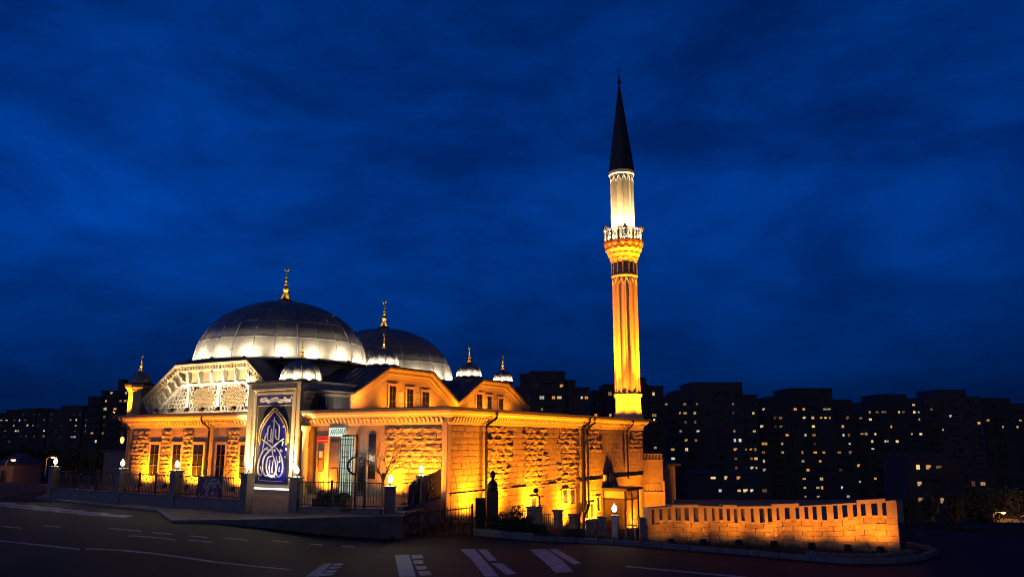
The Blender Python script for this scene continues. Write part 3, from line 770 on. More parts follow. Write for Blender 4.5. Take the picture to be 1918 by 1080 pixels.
# gable roof back to the front dome
A = [(x,YG-.38,z+.06) for x,z in outer]; B = [(x*.8-24*.2,9.0,z+.06) for x,z in outer]
r = MB()
for i in range(3): r.hull([A[i],A[i+1],(A[i+1][0],A[i+1][1],A[i+1][2]+.14),(A[i][0],A[i][1],A[i][2]+.14)],[B[i],B[i+1],(B[i+1][0],B[i+1][1],B[i+1][2]+.14),(B[i][0],B[i][1],B[i][2]+.14)])
part('roof', r, SLATE)

# --- great domes
SEAM_ME = {}
def dome(px, Yw, R, zb, H, seed):
    xw = (px-959)/F*(Yw*CP+(zb-CZ)*SP); lx, ly = W2M(xw, Yw)
    d = part('dome', MB().lathe([(R*cos(t*pi/2/12)*.985, zb+H*sin(t*pi/2/12)*.985) for t in range(12)]+[(.02,zb+H*.985)],48,(lx,ly,0)), SLATE, smooth=True)
    nA = 26; bands = [0,.19,.37,.53,.70,1.0]; r_ = random.Random(seed)
    for bi in range(5):
        f0, f1 = bands[bi], bands[bi+1]; n = nA if bi < 3 else nA//2
        mb = MB(); K = 4; J = 4 if bi < 4 else 8
        f1b = min(f1, .985)
        for side,k in ((1.0,0),(.985,1)):
            for j in range(J+1):
                e = (f0+.003+(f1b-f0-.006)*j/J)*pi/2
                for i in range(K+1):
                    a = (-.5+.006+(1-.012)*i/K)*2*pi/n
                    mb.v.append((R*side*cos(e)*cos(a), R*side*cos(e)*sin(a), zb*0+H*side*sin(e)))
        q = (K+1)*(J+1)
        for j in range(J):
            for i in range(K): b = j*(K+1)+i; mb.f.append((b,b+1,b+K+2,b+K+1))
        rim = list(range(K+1))+[j*(K+1)+K for j in range(1,J+1)]+[J*(K+1)+i for i in range(K-1,-1,-1)]+[j*(K+1) for j in range(J-1,0,-1)]
        for k in range(len(rim)): mb.f.append((rim[k], rim[(k+1)%len(rim)], rim[(k+1)%len(rim)]+q, rim[k]+q))
        me = mb.mesh('lead_panel', LEAD); me.polygons.foreach_set('use_smooth',[True]*len(me.polygons)); me.set_sharp_from_angle(angle=radians(30))
        for i in range(n):
            M = Matrix.Translation((lx,ly,zb)) @ Matrix.Rotation(2*pi*(i+.5*(bi%2)*0)/n+r_.uniform(-.003,.003),4,'Z') @ Matrix.Rotation(r_.uniform(-.006,.006),4,'X')
            inst('lead_panel', me, d, M)
    for i in range(nA):
        a = 2*pi*(i+.5)/nA; inst('seam_roll', SEAM_ME.setdefault((R,H), MB().tube([((R+.012)*cos(e),0,(H+.012)*sin(e)) for e in [k*pi/2*.53/9 for k in range(10)]],.042,5).mesh('seam_roll', LEAD)), d, Matrix.Translation((lx,ly,zb)) @ Matrix.Rotation(a,4,'Z'))
    for f_ in (.19,.37,.53):
        e = f_*pi/2; part('seam_ring', MB().lathe([((R+.0)*cos(e),H*sin(e)-.02),((R+.03)*cos(e),(H+.03)*sin(e)-.03),((R+.03)*cos(e),(H+.03)*sin(e)+.015),(R*cos(e),H*sin(e)+.02)],52,(lx,ly,zb)), LEAD, d, smooth=True)
    part('dome_seam', MB().lathe([(R*cos(.368*pi/2)+.0,H*sin(.368*pi/2)),(R*cos(.37*pi/2)+.014,H*sin(.37*pi/2)+.01),(R*cos(.374*pi/2),H*sin(.374*pi/2))],52,(lx,ly,zb)), LEAD, d, smooth=True)
    part('dome_ring', MB().lathe([(R+.12,-.42),(R+1.15,-.36),(R+1.15,-.2),(R+.05,-.06),(R-.3,.02)],52,(lx,ly,zb)), SLATE, d)
    part('drum', MB().lathe([(R+.1,-1.4),(R+.1,-.62),(R+.5,-.5),(R+.5,-.36),(R-.5,-.34)],16,(lx,ly,zb),pi/16,2*pi+pi/16), PALE, d)
    finial(lx, ly, zb+H-.05, 1.0, d)
    m_ = 18
    for k in range(m_):
        a = 2*pi*(k+.3)/m_-MR; wx = cos(a); wy = sin(a)
        l0 = (lx+(R+.85)*wx, ly+(R+.85)*wy, zb+.12)
        fl = part('roof_floodlight', MB().cbox(-.12,.12,-.09,.09,0,.14), DARKM, d); fl.location = (lx+(R+.95)*wx, ly+(R+.95)*wy, zb-.19)
        vis = M2W(l0[0],l0[1])
        if (vis.y-M2W(lx,ly).y) < R*.35:
            light('dome_spot','SPOT',l0,DOME_E*r_.uniform(.7,1.3),WARMW,mosque,(lx+(R-2.6)*wx,ly+(R-2.6)*wy,zb+2.6),168,1.0,.15)
    return lx, ly
def finial(lx, ly, z, s, parent, gold=GOLD):
    p = [(.62,-.02),(.62,.22),(.5,.26),(.46,.3)]
    ba = MB().lathe([(r*s,h*s) for r,h in p],16,(lx,ly,z)); f = part('finial_base', ba, DARKM, parent, smooth=True)
    q0 = M2W(lx,ly)
    for sx_ in (-1,1):
        if parent is None or 'mn' in globals(): break
        w0 = W2M(q0.x+sx_*.55*s, q0.y-.62*s)
        light('finial_spot','SPOT',(w0[0],w0[1],z+.1*s),26*s*s,(1,.72,.3),mosque,(lx,ly,z+1.7*s),70,1,.04)
    P = [(.50,.3),(.42,.42),(.2,.85),(.13,.98)]
    def ball(c,r,k=6): return [(max(.05,r*sin(pi*i/k)), c-r*cos(pi*i/k)*1.0) for i in range(1,k)]
    P += ball(1.2,.28)+ball(1.68,.18)+ball(2.02,.16)+ball(2.36,.13)+ball(2.68,.09)+[(.04,2.8),(.03,2.98)]
    part('finial', MB().lathe([(r*s,h*s) for r,h in P],14,(lx,ly,z)), gold, parent, smooth=True)
    C = MB(); c = Vector((lx,ly,z+3.2*s)); pts = []
    ca, sa = cos(-MR), sin(-MR)
    for k in range(15):
        a = radians(-240+300*k/14); pts.append(c+Vector((ca*cos(a)*.21*s, sa*cos(a)*.21*s, sin(a)*.21*s)))
    L = len(pts)
    for i in range(L-1):
        t = i/(L-2); w = .02+.055*sin(pi*t); C.tube([pts[i],pts[i+1]], w*s, 6)
    part('crescent', C, gold, parent)
DOME_E = 92
D1 = dome(528, 70.2, 7.4, 10.25, 5.7, 1)
D2 = dome(716, 87.0, 7.7, 10.0, 5.9, 2)
def small_dome(px, py, Yw, R, drum=.6, fs=.42):
    p = W(px, py, Yw); lx, ly = W2M(p.x, p.y); z = p.z
    d = part('small_dome', MB().lathe([(R*cos(t*pi/20), R*.98*sin(t*pi/20)) for t in range(10)]+[(.02,R*.98)],32,(lx,ly,z),rad=lambda i,j:1.0 if i%2 else .99), LEAD, smooth=True)
    part('dome_ring', MB().lathe([(R-.05,-.24),(R+.14,-.2),(R+.14,-.08),(R-.02,.0)],24,(lx,ly,z)), SLATE, d)
    part('drum', MB().lathe([(R+.0,-drum-.2),(R,-.2)],8,(lx,ly,z)), SLATE, d)
    rb = MB()
    for i in range(16):
        a = 2*pi*i/16; rb.tube([(lx+(R+.01)*cos(t)*cos(a),ly+(R+.01)*cos(t)*sin(a),z+(R+.01)*.98*sin(t)) for t in [k*pi/14 for k in range(7)]],.025,4)
    part('dome_rib', rb, LEAD, d)
    finial(lx, ly, z+R*.96, fs, d)
    for k in range(5):
        a = radians(-90-70+35*k)-MR*0
        w = Vector((cos(a),sin(a),0)); q = M2W(lx,ly); l0w = Vector((q.x,q.y,0))+w*(R+.25); l0 = W2M(l0w.x,l0w.y)
        l1w = Vector((q.x,q.y,0))+w*(R*.5); l1 = W2M(l1w.x,l1w.y)
        light('small_dome_spot','SPOT',(l0[0],l0[1],z-.05),20*R*R,WARMW,mosque,(l1[0],l1[1],z+R*.8),150,1,.05)
    return lx, ly, z
small_dome(564, 711, 58.2, 1.5, .8, .44)
small_dome(718, 683, 66.5, 1.3, .6, .42)
small_dome(878.5, 704, 78, 1.25, .8, .5)
small_dome(941.5, 713, 84, 1.05, .8, .52)
# corner turret on the left
tx, ty = xloc(259,7,1.6), 1.6
tz1 = zloc(722, tx, ty)
tb = part('turret', MB().lathe([(1.0,ZC-.1),(1.0,ZC+.25),(.82,ZC+.35),(.82,tz1-.55),(.9,tz1-.5),(1.02,tz1-.3),(1.15,tz1-.2),(1.15,tz1)],8,(tx,ty,0),pi/8,2*pi+pi/8), TRIM)
part('turret_cap', MB().lathe([(1.25,tz1+.001),(1.25,tz1+.12),(1.1,tz1+.2)],8,(tx,ty,0),pi/8,2*pi+pi/8), SLATE, tb)
part('turret_dome', MB().lathe([(.95*cos(t*pi/18),tz1+.2+.95*sin(t*pi/18)) for t in range(9)]+[(.01,tz1+1.15)],20,(tx,ty,0)), LEAD, tb, smooth=True)
finial(tx, ty, tz1+1.1, .46, tb)
# wall lantern on the left corner
wlx = XL-.55
wlan = part('wall_lantern', MB().tube([(XL,.1,4.3),(XL-.3,.0,4.5),(wlx,-.05,4.35),(wlx,-.05,4.1)],.03,6), IRON)
part('lamp_glass', MB().lathe([(.03,3.98),(.13,3.9),(.16,3.72),(.1,3.5),(.02,3.42)],8,(wlx,-.05,0)), emat('lantern_glass',(1,.55,.12),2.5), wlan)
# --- glass lobby at the foot of the right side
kz0, kz1 = -3.9, Zat(917,71)
kb = part('glass_lobby', MB().box(kx0,kx1+.25,ky0-.3,ky1+.3,kz1,kz1+.22), SLATE)
fmK = MB()
for x,y in ((kx1-.1,ky0),(kx1-.1,ky1-.1),(kx0+.02,ky0),(kx1-.1,(ky0+ky1)/2),): fmK.box(x,x+.1,y,y+.1,kz0,kz1)
fmK.box(kx0,kx1,ky0+.02,ky0+.08,kz1-.75,kz1-.68).box(kx1-.08,kx1-.02,ky0,ky1,kz1-.8,kz1-.72)
part('lobby_frame', fmK, IRON, kb)
part('lobby_band', MB().box(kx0+.1,kx1-.1,ky0+.03,ky0+.06,kz1-.62,kz1-.05), TRIM, kb)
lg = mat('lobby_glass',(.10,.07,.04),.08); lg.node_tree.nodes['Principled BSDF'].inputs['Alpha'].default_value = .55
part('pane', MB().box(kx0+.1,kx1-.1,ky0+.04,ky0+.05,kz0,kz1-.76), lg, kb)
part('pane', MB().box(kx1-.06,kx1-.05,ky0+.1,(ky0+ky1)/2,kz0,kz1-.02), lg, kb)
part('pane', MB().box(kx1-.06,kx1-.05,(ky0+ky1)/2+.1,ky1-.1,kz0,kz1-.02), lg, kb)
part('wall_vent', MB().lathe([(.42,0),(.42,.12),(.28,.14),(.26,.04),(.02,.04)],20,(0,0,0)).xf(Matrix.Translation((.14,25.3,kz1+1.0)) @ Matrix.Rotation(pi/2,4,'Y')), TRIM)
part('alarm_box', MB().cbox(.1,.3,23.7,24.15,kz1+.8,kz1+1.3,.02), TRIM)

# ================================================================== minaret
mnw = M2W(-1.4, 33.0); YM = mnw.y
mn = thing('minaret', 'tall slender minaret with one balcony and dark pointed spire', 'minaret', (W(1177,785,YM).x,YM,0), 0)
zm = lambda py: Zat(py, YM)
z0,z1,z2 = zm(786), zm(738), zm(521)
def mp_(name, mb, m, parent=mn, **k): return mb.build(name, m, parent, **k)
mp_('pedestal', MB().lathe([(1.62,z0-.6),(1.62,z0+.1),(1.5,z0+.2),(1.32,z0+1.1),(1.28,z1-.5),(1.34,z1-.3),(1.44,z1-.25),(1.46,z1)],8,(0,0,0),pi/8,2*pi+pi/8), TRIM)
def fluted(za, zb, R, name):
    n = 14; per = 6
    def rad(i,j):
        k = i%per; return 1.07 if k in (0,1) else (.97 if k in (2,5) else .93)
    s = mp_(name, MB().lathe([(R,za),(R,zb)],n*per,rad=rad), TRIM)
    am = MB()
    for k in range(n):                                # pointed arch closing every flute
        a0 = 2*pi*(k*per+.5)/(n*per); w = 2*pi/n; pts = []
        for t in range(9):
            q = -1+2*t/8; h = (1-abs(q)**1.6)*.55; a = a0+w*.5+q*w*.46; pts.append((R*1.03*cos(a),R*1.03*sin(a),zb-.75+h))
        am.tube(pts,.06,5)
    mp_('arch_moulding', am, PALE, s, smooth=True, kind='stuff')
    return s
sh = fluted(z1, z2, 1.2, 'shaft')
ft = MB()
for k in range(14):                                   # small cresting at the foot of the shaft
    a = 2*pi*k/14; ft.hull([(1.26*cos(a-.12),1.26*sin(a-.12),z1),(1.26*cos(a+.12),1.26*sin(a+.12),z1),(1.15*cos(a+.12),1.15*sin(a+.12),z1),(1.15*cos(a-.12),1.15*sin(a-.12),z1)],
      [(1.22*cos(a-.02),1.22*sin(a-.02),z1+.7),(1.22*cos(a+.02),1.22*sin(a+.02),z1+.7),(1.16*cos(a+.02),1.16*sin(a+.02),z1+.7),(1.16*cos(a-.02),1.16*sin(a-.02),z1+.7)])
mp_('foot_cresting', ft, TRIM, sh, kind='stuff')
sl_ = MB()
for z in (z1+4, z1+7.2, z1+9.8):
    a = radians(-78); sl_.add([tuple(Matrix.Rotation(a,4,'Z') @ Vector(v)) for v in MB().box(1.1,1.225,-.09,.09,z,z+.8).v], MB().box(0,1,0,1,0,1).f)
mp_('slit_window', sl_, DKWIN, sh, kind='stuff')
mp_('ring_moulding', MB().lathe([(1.2,z2-.1),(1.3,z2),(1.36,z2+.12),(1.34,z2+.26),(1.22,z2+.34)],40), TRIM, smooth=True)
zn0, zn1 = z2+.34, zm(494)
nk = mp_('neck', MB().lathe([(1.2,zn0),(1.2,zn1)],28), mat('neck_brick',(.36,.19,.10),.85,var=.2), mn)
cm = MB()
for k in range(14):
    a = 2*pi*k/14; cm.lathe([(.085,zn0),(.085,zn1)],6,(1.27*cos(a),1.27*sin(a),0))
mp_('colonnette', cm, TRIM, nk, kind='stuff')
zc0, zc1 = zn1, zm(460)
tiers = [(1.28,1.42),(1.45,1.62),(1.64,1.84),(1.86,1.98)]; th = (zc1-zc0)/4
for t,(ra,rb) in enumerate(tiers):                    # stalactite corbelling in four rings
    za = zc0+t*th
    c = mp_('corbel_ring', MB().lathe([(ra-.12,za),(ra,za+.03),(ra+.03,za+.12),(rb-.08,za+th*.55),(rb,za+th*.8),(rb,za+th-.02),(rb-.1,za+th)],32,rad=lambda i,j:1 if j in (0,6) else (1.025 if (i+t)%2 else .985)), TRIM if t != 3 else mat('corbel_brick',(.22,.10,.05),.85,var=.2), mn)
    dm = MB(); n = 16
    for k in range(n):
        a = 2*pi*(k+.5*(t%2))/n
        p = Vector((cos(a),sin(a),0)); q = Vector((-sin(a),cos(a),0))
        b0 = p*(rb-.12)+Vector((0,0,za+th*.95)); w = .15*rb/1.5
        dm.hull([b0-q*w,b0+q*w,b0+q*w+p*.14,b0-q*w+p*.14],[p*(ra-.1)+Vector((0,0,za+.05))-q*w*.3,p*(ra-.1)+Vector((0,0,za+.05))+q*w*.3,p*(ra)+Vector((0,0,za+.06))+q*w*.3,p*(ra)+Vector((0,0,za+.06))-q*w*.3])
    mp_('stalactite', dm, TRIM, c, kind='stuff')
zb1 = zm(435)
bal = mp_('balcony', MB().lathe([(1.2,zc1),(2.02,zc1),(2.05,zc1+.22),(1.2,zc1+.24)],32), mat('balcony_slab',(.25,.13,.07),.8,var=.2))
nP = 16
for k in range(nP):
    a = 2*pi*k/nP; p = Vector((cos(a),sin(a),0))*1.95; q = Vector((-sin(a),cos(a),0))
    mp_('parapet_post', MB().lathe([(.075,zc1+.24),(.075,zb1)],6,tuple(p)), TRIM, bal)
    a2 = a+pi/nP; c = Vector((cos(a2),sin(a2),0)); q = Vector((-sin(a2),cos(a2),0)); pan = MB(); zz0, zz1 = zc1+.34, zb1-.12
    c *= 1.9
    for s_,t_ in ((-.26,-.26),(0,0),(.26,.26),): pan.bar(c+q*s_+Vector((0,0,zz0)), c+q*t_+Vector((0,0,zz1)), .06,.05,c)
    pan.bar(c-q*.3+Vector((0,0,zz0+.02)), c+q*.3+Vector((0,0,zz1-.02)), .05,.045,c).bar(c+q*.3+Vector((0,0,zz0+.02)), c-q*.3+Vector((0,0,zz1-.02)), .05,.04,c)
    pan.bar(c-q*.36+Vector((0,0,(zz0+zz1)/2)), c+q*.36+Vector((0,0,(zz0+zz1)/2)), .05,.055,c)
    mp_('parapet_panel', pan, PALE, bal)
mp_('parapet_rail', MB().lathe([(1.86,zb1),(2.03,zb1),(2.05,zb1+.1),(1.86,zb1+.1)],32,ring=True), TRIM, bal)
mp_('parapet_rail', MB().lathe([(1.86,zc1+.24),(2.0,zc1+.24),(2.0,zc1+.34),(1.86,zc1+.34)],32,ring=True), DARKM, bal)
for a in (radians(195), radians(-12)):                # loudspeakers on the rail
    c = Vector((1.9*cos(a),1.9*sin(a),zb1+.35)); d = Vector((cos(a),sin(a),.1))
    mp_('loudspeaker', MB().tube([c-d*.35,c-d*.1,c+d*.25],.09,8,.24).box(c.x-.06,c.x+.06,c.y-.06,c.y+.06,zb1,zb1+.4), DARKM, bal)
zu = zm(331)
us = fluted(zc1+.24, zu, 1.15, 'upper_shaft')
mp_('door', MB().box(-.28,.28,-1.24,-1.1,zc1+.25,zc1+1.7), GLASS, us)
zs = zm(323)
mp_('ring_moulding', MB().lathe([(1.15,zu-.1),(1.25,zu),(1.36,zu+.1),(1.36,zs-.05),(1.2,zs)],40), TRIM, smooth=True)
zt = zm(156)
sp = mp_('spire', MB().lathe([(1.34,zs+.001),(1.32,zs+.1),(.03,zt)],24), SPIREM)
rb = MB()
for k in range(24):
    a = 2*pi*k/24; rb.tube([(1.33*cos(a),1.33*sin(a),zs+.1),(.04*cos(a),.04*sin(a),zt-.1)],.022,4)
mp_('spire_seam', rb, SPIREM, sp)
zf = zm(126)
H = zf-zt
mp_('finial', MB().lathe([(.05,zt-.3),(.2,zt),(.24,zt+.15),(.1,zt+.32),(.06,zt+.45),(.13,zt+.6),(.05,zt+.75),(.04,zt+.9),(.09,zt+1.0),(.03,zt+1.1),(.025,zt+H*.72)],10), DARKM, sp, smooth=True)
C = MB(); pts = [(.2*cos(radians(-240+300*k/10)),0,zt+H*.72+.22+.2*sin(radians(-240+300*k/10))) for k in range(11)]
C.tube(pts,.04,5); mp_('crescent', C, DARKM, sp)
# ================================================================== floodlights along the walls
FL_BODY = MB().cbox(-.16,.16,-.10,.10,.1,.32,.03).box(-.2,-.165,-.03,.03,0,.26).box(.165,.2,-.03,.03,0,.26).box(-.2,.2,-.05,.05,-.02,.012).mesh('floodlight_body', DARKM)
FL_GLASS = MB().cbox(-.13,.13,-.075,.075,.321,.335,.02).mesh('floodlight_glass', LAMPO)
def flood(p, target, E, label, size=75, col=ORANGE, grp='orange floodlights at the foot of the walls', blend=1.0):
    t = Vector(target)-Vector(p); yaw = math.atan2(t.y, t.x)-pi/2
    o = thing('floodlight', label, 'floodlight', p, yaw, grp)
    tilt = Matrix.Translation((0,0,.2)) @ Matrix.Rotation(-radians(40),4,'X') @ Matrix.Translation((0,0,-.2))
    b = inst('body', FL_BODY, o, tilt); inst('lamp_glass', FL_GLASS, b, Matrix.Identity(4))
    light('flood_spot','SPOT',Vector(p)+Vector((0,0,.40)),E,col,None,Vector(target),size,blend,.09)
    return o
def mq(x, y, z): return M2W(x, y, z)
def wallflood(x, y, z, nx_, ny_, E, label, up=2.6, size=80, lean=.05):
    flood(mq(x,y,z), mq(x-nx_*abs(lean)*12, y-ny_*abs(lean)*12, z+5.2), E*.8, label, 100, blend=1)
    light('flood_wash','SPOT',mq(x+nx_*.05,y+ny_*.05,z+.45),E*.28,ORANGE,None,mq(x-nx_*1.0,y-ny_*1.0,z+2.8),165,.7,.12)
LW = [(263,'in front of the corner pier at the far end of the left wing'),(309,'before the pier right of the first window of the left wing'),(350,'before the pier between the second and third windows'),(437,'behind the banner, before the pier beside the portal')]
for px,t in LW: wallflood(xloc(px,.2,-.6), -.62, .06, 0, -1, 430, 'floodlight '+t, size=115)
wallflood(xloc(603,.2,-.6), -.62, .06, 0, -1, 430, 'orange floodlight under the red wall sign', size=115)
wallflood(xloc(731,-.2,-.8), -.9, .06, 0, -1, 430, 'orange floodlight beside the dark banner, under the stone block wall', size=130)
wallflood(xloc(790,-.2,-.8), -.9, .06, 0, -1, 380, 'orange floodlight hidden by the dark banner below the stone wall', size=130)
RW = [(886,-.95,300,'seen through the gate at the foot of the long side wall'),(935,-1.6,620,'behind the dark bush by the bottle shaped post'),(1005,-2.2,620,'below the middle stone bay of the side wall'),(1066,-2.7,620,'under the pair of small basement windows'),(1120,-3.2,620,'beside the glass lobby, below the narrow window'),(1196,-3.9,760,'at the far corner of the side wall past the glass lobby')]
for px,z,E,t in RW:
    yy = yloc(px,z,.6); wallflood(.9, yy, hlow(*M2W(.9,yy).xy)-.02, 1, 0, E*(1.7+.6*(px > 1080)), 'floodlight '+t, up=3.2, size=125)
# lights that stand on the roof: the gable faces, the turret, the minaret foot, the lattice
for px,E in ((690,80),(747,80),(781,80),(825,80),(868,65),(907,70),(927,70),(965,65)):
    yy = yloc(px,5.8,XU+1.2); flood(mq(XU+1.35,yy,ZC), mq(XU-.1,yy,ZC+4.2), E, 'orange floodlight on the low roof below '+{690:'the plain wall left of the first gable',747:'the first window of the first gable',781:'the third window of the first gable',825:'the right slope of the first gable',868:'the left slope of the second gable',907:'the first window of the second gable',927:'the last window of the second gable',965:'the far end of the second gable'}[px], 150, grp='roof floodlights below the gables')
light('upper_wall_lamp','SPOT',mq(XU+2.0,yloc(640,5.8,XU+1.2),ZC+.4),60,(1,.85,.62),None,mq(XU,yloc(630,6,XU),ZC+1.6),120,1,.06)
p = mq(tx-1.1,ty-1.5,ZC+.22); flood(p, mq(tx,ty,ZC+2), 420, 'orange floodlight on the roof beside the corner turret', 90, grp='roof floodlights')
mb0 = mn.location
for k,(dx,dy) in enumerate(((-2.2,-1.6),(1.9,-1.9),(-.3,-2.6),(2.7,.3))):
    p = Vector((mb0.x+dx, mb0.y+dy, z0-.25)); flood(p, (mb0.x+dx*.34, mb0.y+dy*.34, z0+6.5), (600,720,420,600)[k], 'orange floodlight at the foot of the minaret, '+('on its left side','on its front right side','in front of it','on its far right side')[k], 120, grp='floodlights around the minaret foot')
for k,(dx,dy) in enumerate(((-2.2,-1.6),(1.9,-1.9),(2.7,.3))):
    light('minaret_beam','SPOT',(mb0.x+dx,mb0.y+dy,z0+.16),10500,ORANGE,None,(mb0.x+dx*.1,mb0.y+dy*.1,z0+17),30,1,.1)
for k in range(5):
    a = radians(-90-85+42*k); light('balcony_spot','SPOT',(mb0.x+1.65*cos(a),mb0.y+1.65*sin(a),zc1+.45),900,WARMW,None,(mb0.x+1.05*cos(a),mb0.y+1.05*sin(a),zc1+6.5),56,.9,.08)
    light('balcony_glow','POINT',(mb0.x+1.62*cos(a),mb0.y+1.62*sin(a),zc1+.62),16,WARMW,None,None,rad=.05)
    fl = MB().cbox(-.1,.1,-.08,.08,0,.16).build('balcony_lamp', LAMPW, mn); fl.location = (1.72*cos(a),1.72*sin(a),zc1+.25)
for kq,(x,E) in enumerate(((posts[0],190),(posts[1],230),(posts[2],230),((posts[0]+xlat0)/2,60),((posts[0]+posts[1])/2,110),((posts[1]+posts[2])/2,130))):
    flood(mq(x,YG-1.42,ZC+.3), mq(x,YG+.1,ZC+1.7), E*.24, 'white floodlight under the pierced gable screen, '+{0:'at its first white post',1:'at its middle white post',2:'at the white post next to the portal',3:'below its sloping left bay',4:'below its second bay',5:'below its third bay'}[kq], 150, WARMW, 'white floodlights under the pierced gable')
    light('gable_beam','SPOT',mq(x,YG-1.42,ZC+.72),E*.85,WARMW,None,mq(x,YG+.1,ZC+4.4),62,1,.08)
for x in (PX0+.8,(PX0+PX1)/2,PX1-.8):
    light('portal_spot','SPOT',mq(x,YP-.55,.45),42,(1,.84,.58),None,mq(x,YP+.2,6.5),95,.9,.06)
for x in (PX0+.58, PX1-.58): light('portal_line','SPOT',mq(x,YP-.5,.45),1500,(1,.74,.38),None,mq(x,YP+.05,7),46,1,.05)
light('portal_uplight','SPOT',mq(PX1-1.0,YP-.9,.4),14,(.2,.25,1),None,mq(PX1-1.6,YP+.2,2.2),80,.9,.05)
light('doorway_lamp','POINT',mq((xa+xb)/2+.3,-.7,2.6),10,(.85,1,.85),None,None,rad=.2)

# ================================================================== fences, pillars, gate
def lamp_on(parent, x, y, z, s=1.0, E=14, cross=False):
    s *= .75
    lb = MB().lathe([(.09*s,z),(.09*s,z+.05),(.04*s,z+.07),(.04*s,z+.13),(.1*s,z+.16)],10,(x,y,0)).build('lamp_base', IRON, parent)
    MB().lathe([(.06*s,z+.161),(.13*s,z+.22),(.16*s,z+.32),(.13*s,z+.42),(.05*s,z+.48),(.02*s,z+.56)],12,(x,y,0)).build('lamp_globe', LAMPW, lb, smooth=True)
    w = parent.matrix_world @ Vector((x,y,z)) if False else None
def pillar(parent, x, y, zb, zt, w=.5, lamp=True, m=CONC):
    p = MB().cbox(x-w/2,x+w/2,y-w/2,y+w/2,zb,zt-.08,.02).build('pillar', m, parent)
    MB().cbox(x-w/2-.05,x+w/2+.05,y-w/2-.05,y+w/2+.05,zt-.079,zt,.02).build('cap_stone', KERBM, p)
    if lamp: lamp_on(p, x, y, zt)
    return p
def place_lamp_light(o, x, y, z, E=12):
    z -= .08; q = Matrix.Translation(o.location) @ o.rotation_euler.to_matrix().to_4x4() @ Vector((x,y,z))
    light('pillar_lamp','POINT',q,E*2.4,(1,.82,.52),None,None,rad=.15)
BARM = {}
def rail_fence(parent, x0, x1, zb0, zb1, zt, zbase, pitch=.13, wall=True, posts_=()):
    """bars between x0 and x1 on the line y=0 of the parent; low wall from zbase to zb0"""
    if wall: MB().cbox(x0,x1,-.16,.16,zbase,zb0,.015).build('base_wall', CONC, parent); MB().box(x0,x1,-.19,.19,zb0+.001,zb0+.05).build('wall_coping', KERBM, parent)
    for z in (zb0+.16, zt-.05): MB().box(x0,x1,-.02,.02,z-.02,z+.02).build('rail', IRON, parent)
    n = max(1,int((x1-x0)/pitch)); h = zt-zb0-.1
    key = round(h,3)
    if key not in BARM: BARM[key] = MB().box(-.011,.011,-.011,.011,0,h).mesh('bar', IRON)
    for k in range(1,n): inst('bar', BARM[key], parent, Matrix.Translation((x0+(x1-x0)*k/n,0,zb0+.08)))
    for x in posts_: MB().cbox(x-.05,x+.05,-.05,.05,zb0+.05,zt+.06,.01).build('post', IRON, parent)
gp = [G(px,py,lambda x,y:.06) for px,py in ((97,931),(214,941),(326,948),(460,958))]
d = (gp[3]-gp[0]); ang = math.atan2(d.y,d.x); Lf = d.length
fen = thing('railing_fence', 'long iron railing on a low wall with four lamp pillars before the left wing', 'fence', gp[0], ang)
px_ = [0]+[(g-gp[0]).dot(d.normalized()) for g in gp[1:]]
for x in px_:
    pillar(fen, x, 0, -.05, 1.95, .5); place_lamp_light(fen, x, 0, 2.27)
for i in range(3):
    a,b = px_[i]+.25, px_[i+1]-.25
    rail_fence(fen, a, b, .55, 0, 1.72, -.05, .14, posts_=[a+(b-a)*k/3 for k in (1,2)])
# ornamental scroll grille in the first section
og = MB()
for k in range(9):
    x = px_[0]+.6+k*.75
    if x > px_[1]-.6: break
    for t in range(2): og.tube([(x+.26*cos(q*pi/6),0.0,1.12+.36*sin(q*pi/6)*(1-.3*t)) for q in range(13)],.018,4)
    og.tube([(x-.3,0,.75),(x+.3,0,1.55)],.016,4); og.tube([(x+.3,0,.75),(x-.3,0,1.55)],.016,4)
og.build('scroll_grille', mat('painted_grille',(.12,.08,.05),.6), fen)
# banner with white handwriting on the fence
def banner(name, label, o, ang, x0, x1, z0a, z1a, z0b, z1b, m, seed, wht):
    b = thing(name, label, 'banner', o, ang); mb = MB(); K = 14
    for i in range(K+1):
        t = i/K; y = -.06+.02*sin(t*9)
        for z in (z0a+(z0b-z0a)*t, z1a+(z1b-z1a)*t-.03*sin(pi*t*2)**2): mb.v.append((x0+(x1-x0)*t, y, z))
    n = len(mb.v); mb.v += [(x,y+.012,z) for x,y,z in mb.v]
    for i in range(K): mb.f += [(2*i,2*i+2,2*i+3,2*i+1),(n+2*i,n+2*i+1,n+2*i+3,n+2*i+2),(2*i,2*i+1,n+2*i+1,n+2*i),] if i == 0 else [(2*i,2*i+2,2*i+3,2*i+1),(n+2*i,n+2*i+1,n+2*i+3,n+2*i+2)]
    for i in range(K): mb.f += [(2*i,n+2*i,n+2*i+2,2*i+2),(2*i+1,2*i+3,n+2*i+3,n+2*i+1)]
    mb.f.append((2*K,n+2*K,n+2*K+1,2*K+1))
    mb.build('cloth', m, b)
    w = MB()
    for pts in wht:
        P = catmull([(x0+(x1-x0)*u, -.085, (z0a+(z0b-z0a)*u)+((z1a-z0a)+((z1b-z0b)-(z1a-z0a))*u)*v) for u,v in pts],5)
        w.ribbon(P,[.055]*len(P),(0,-1,0),.008)
    w.build('script_lettering', WHITEP, b)
    return b
a,b = px_[2]+.25, px_[3]-.25
xb0 = a+(b-a)*.34; xb1 = a+(b-a)*.70
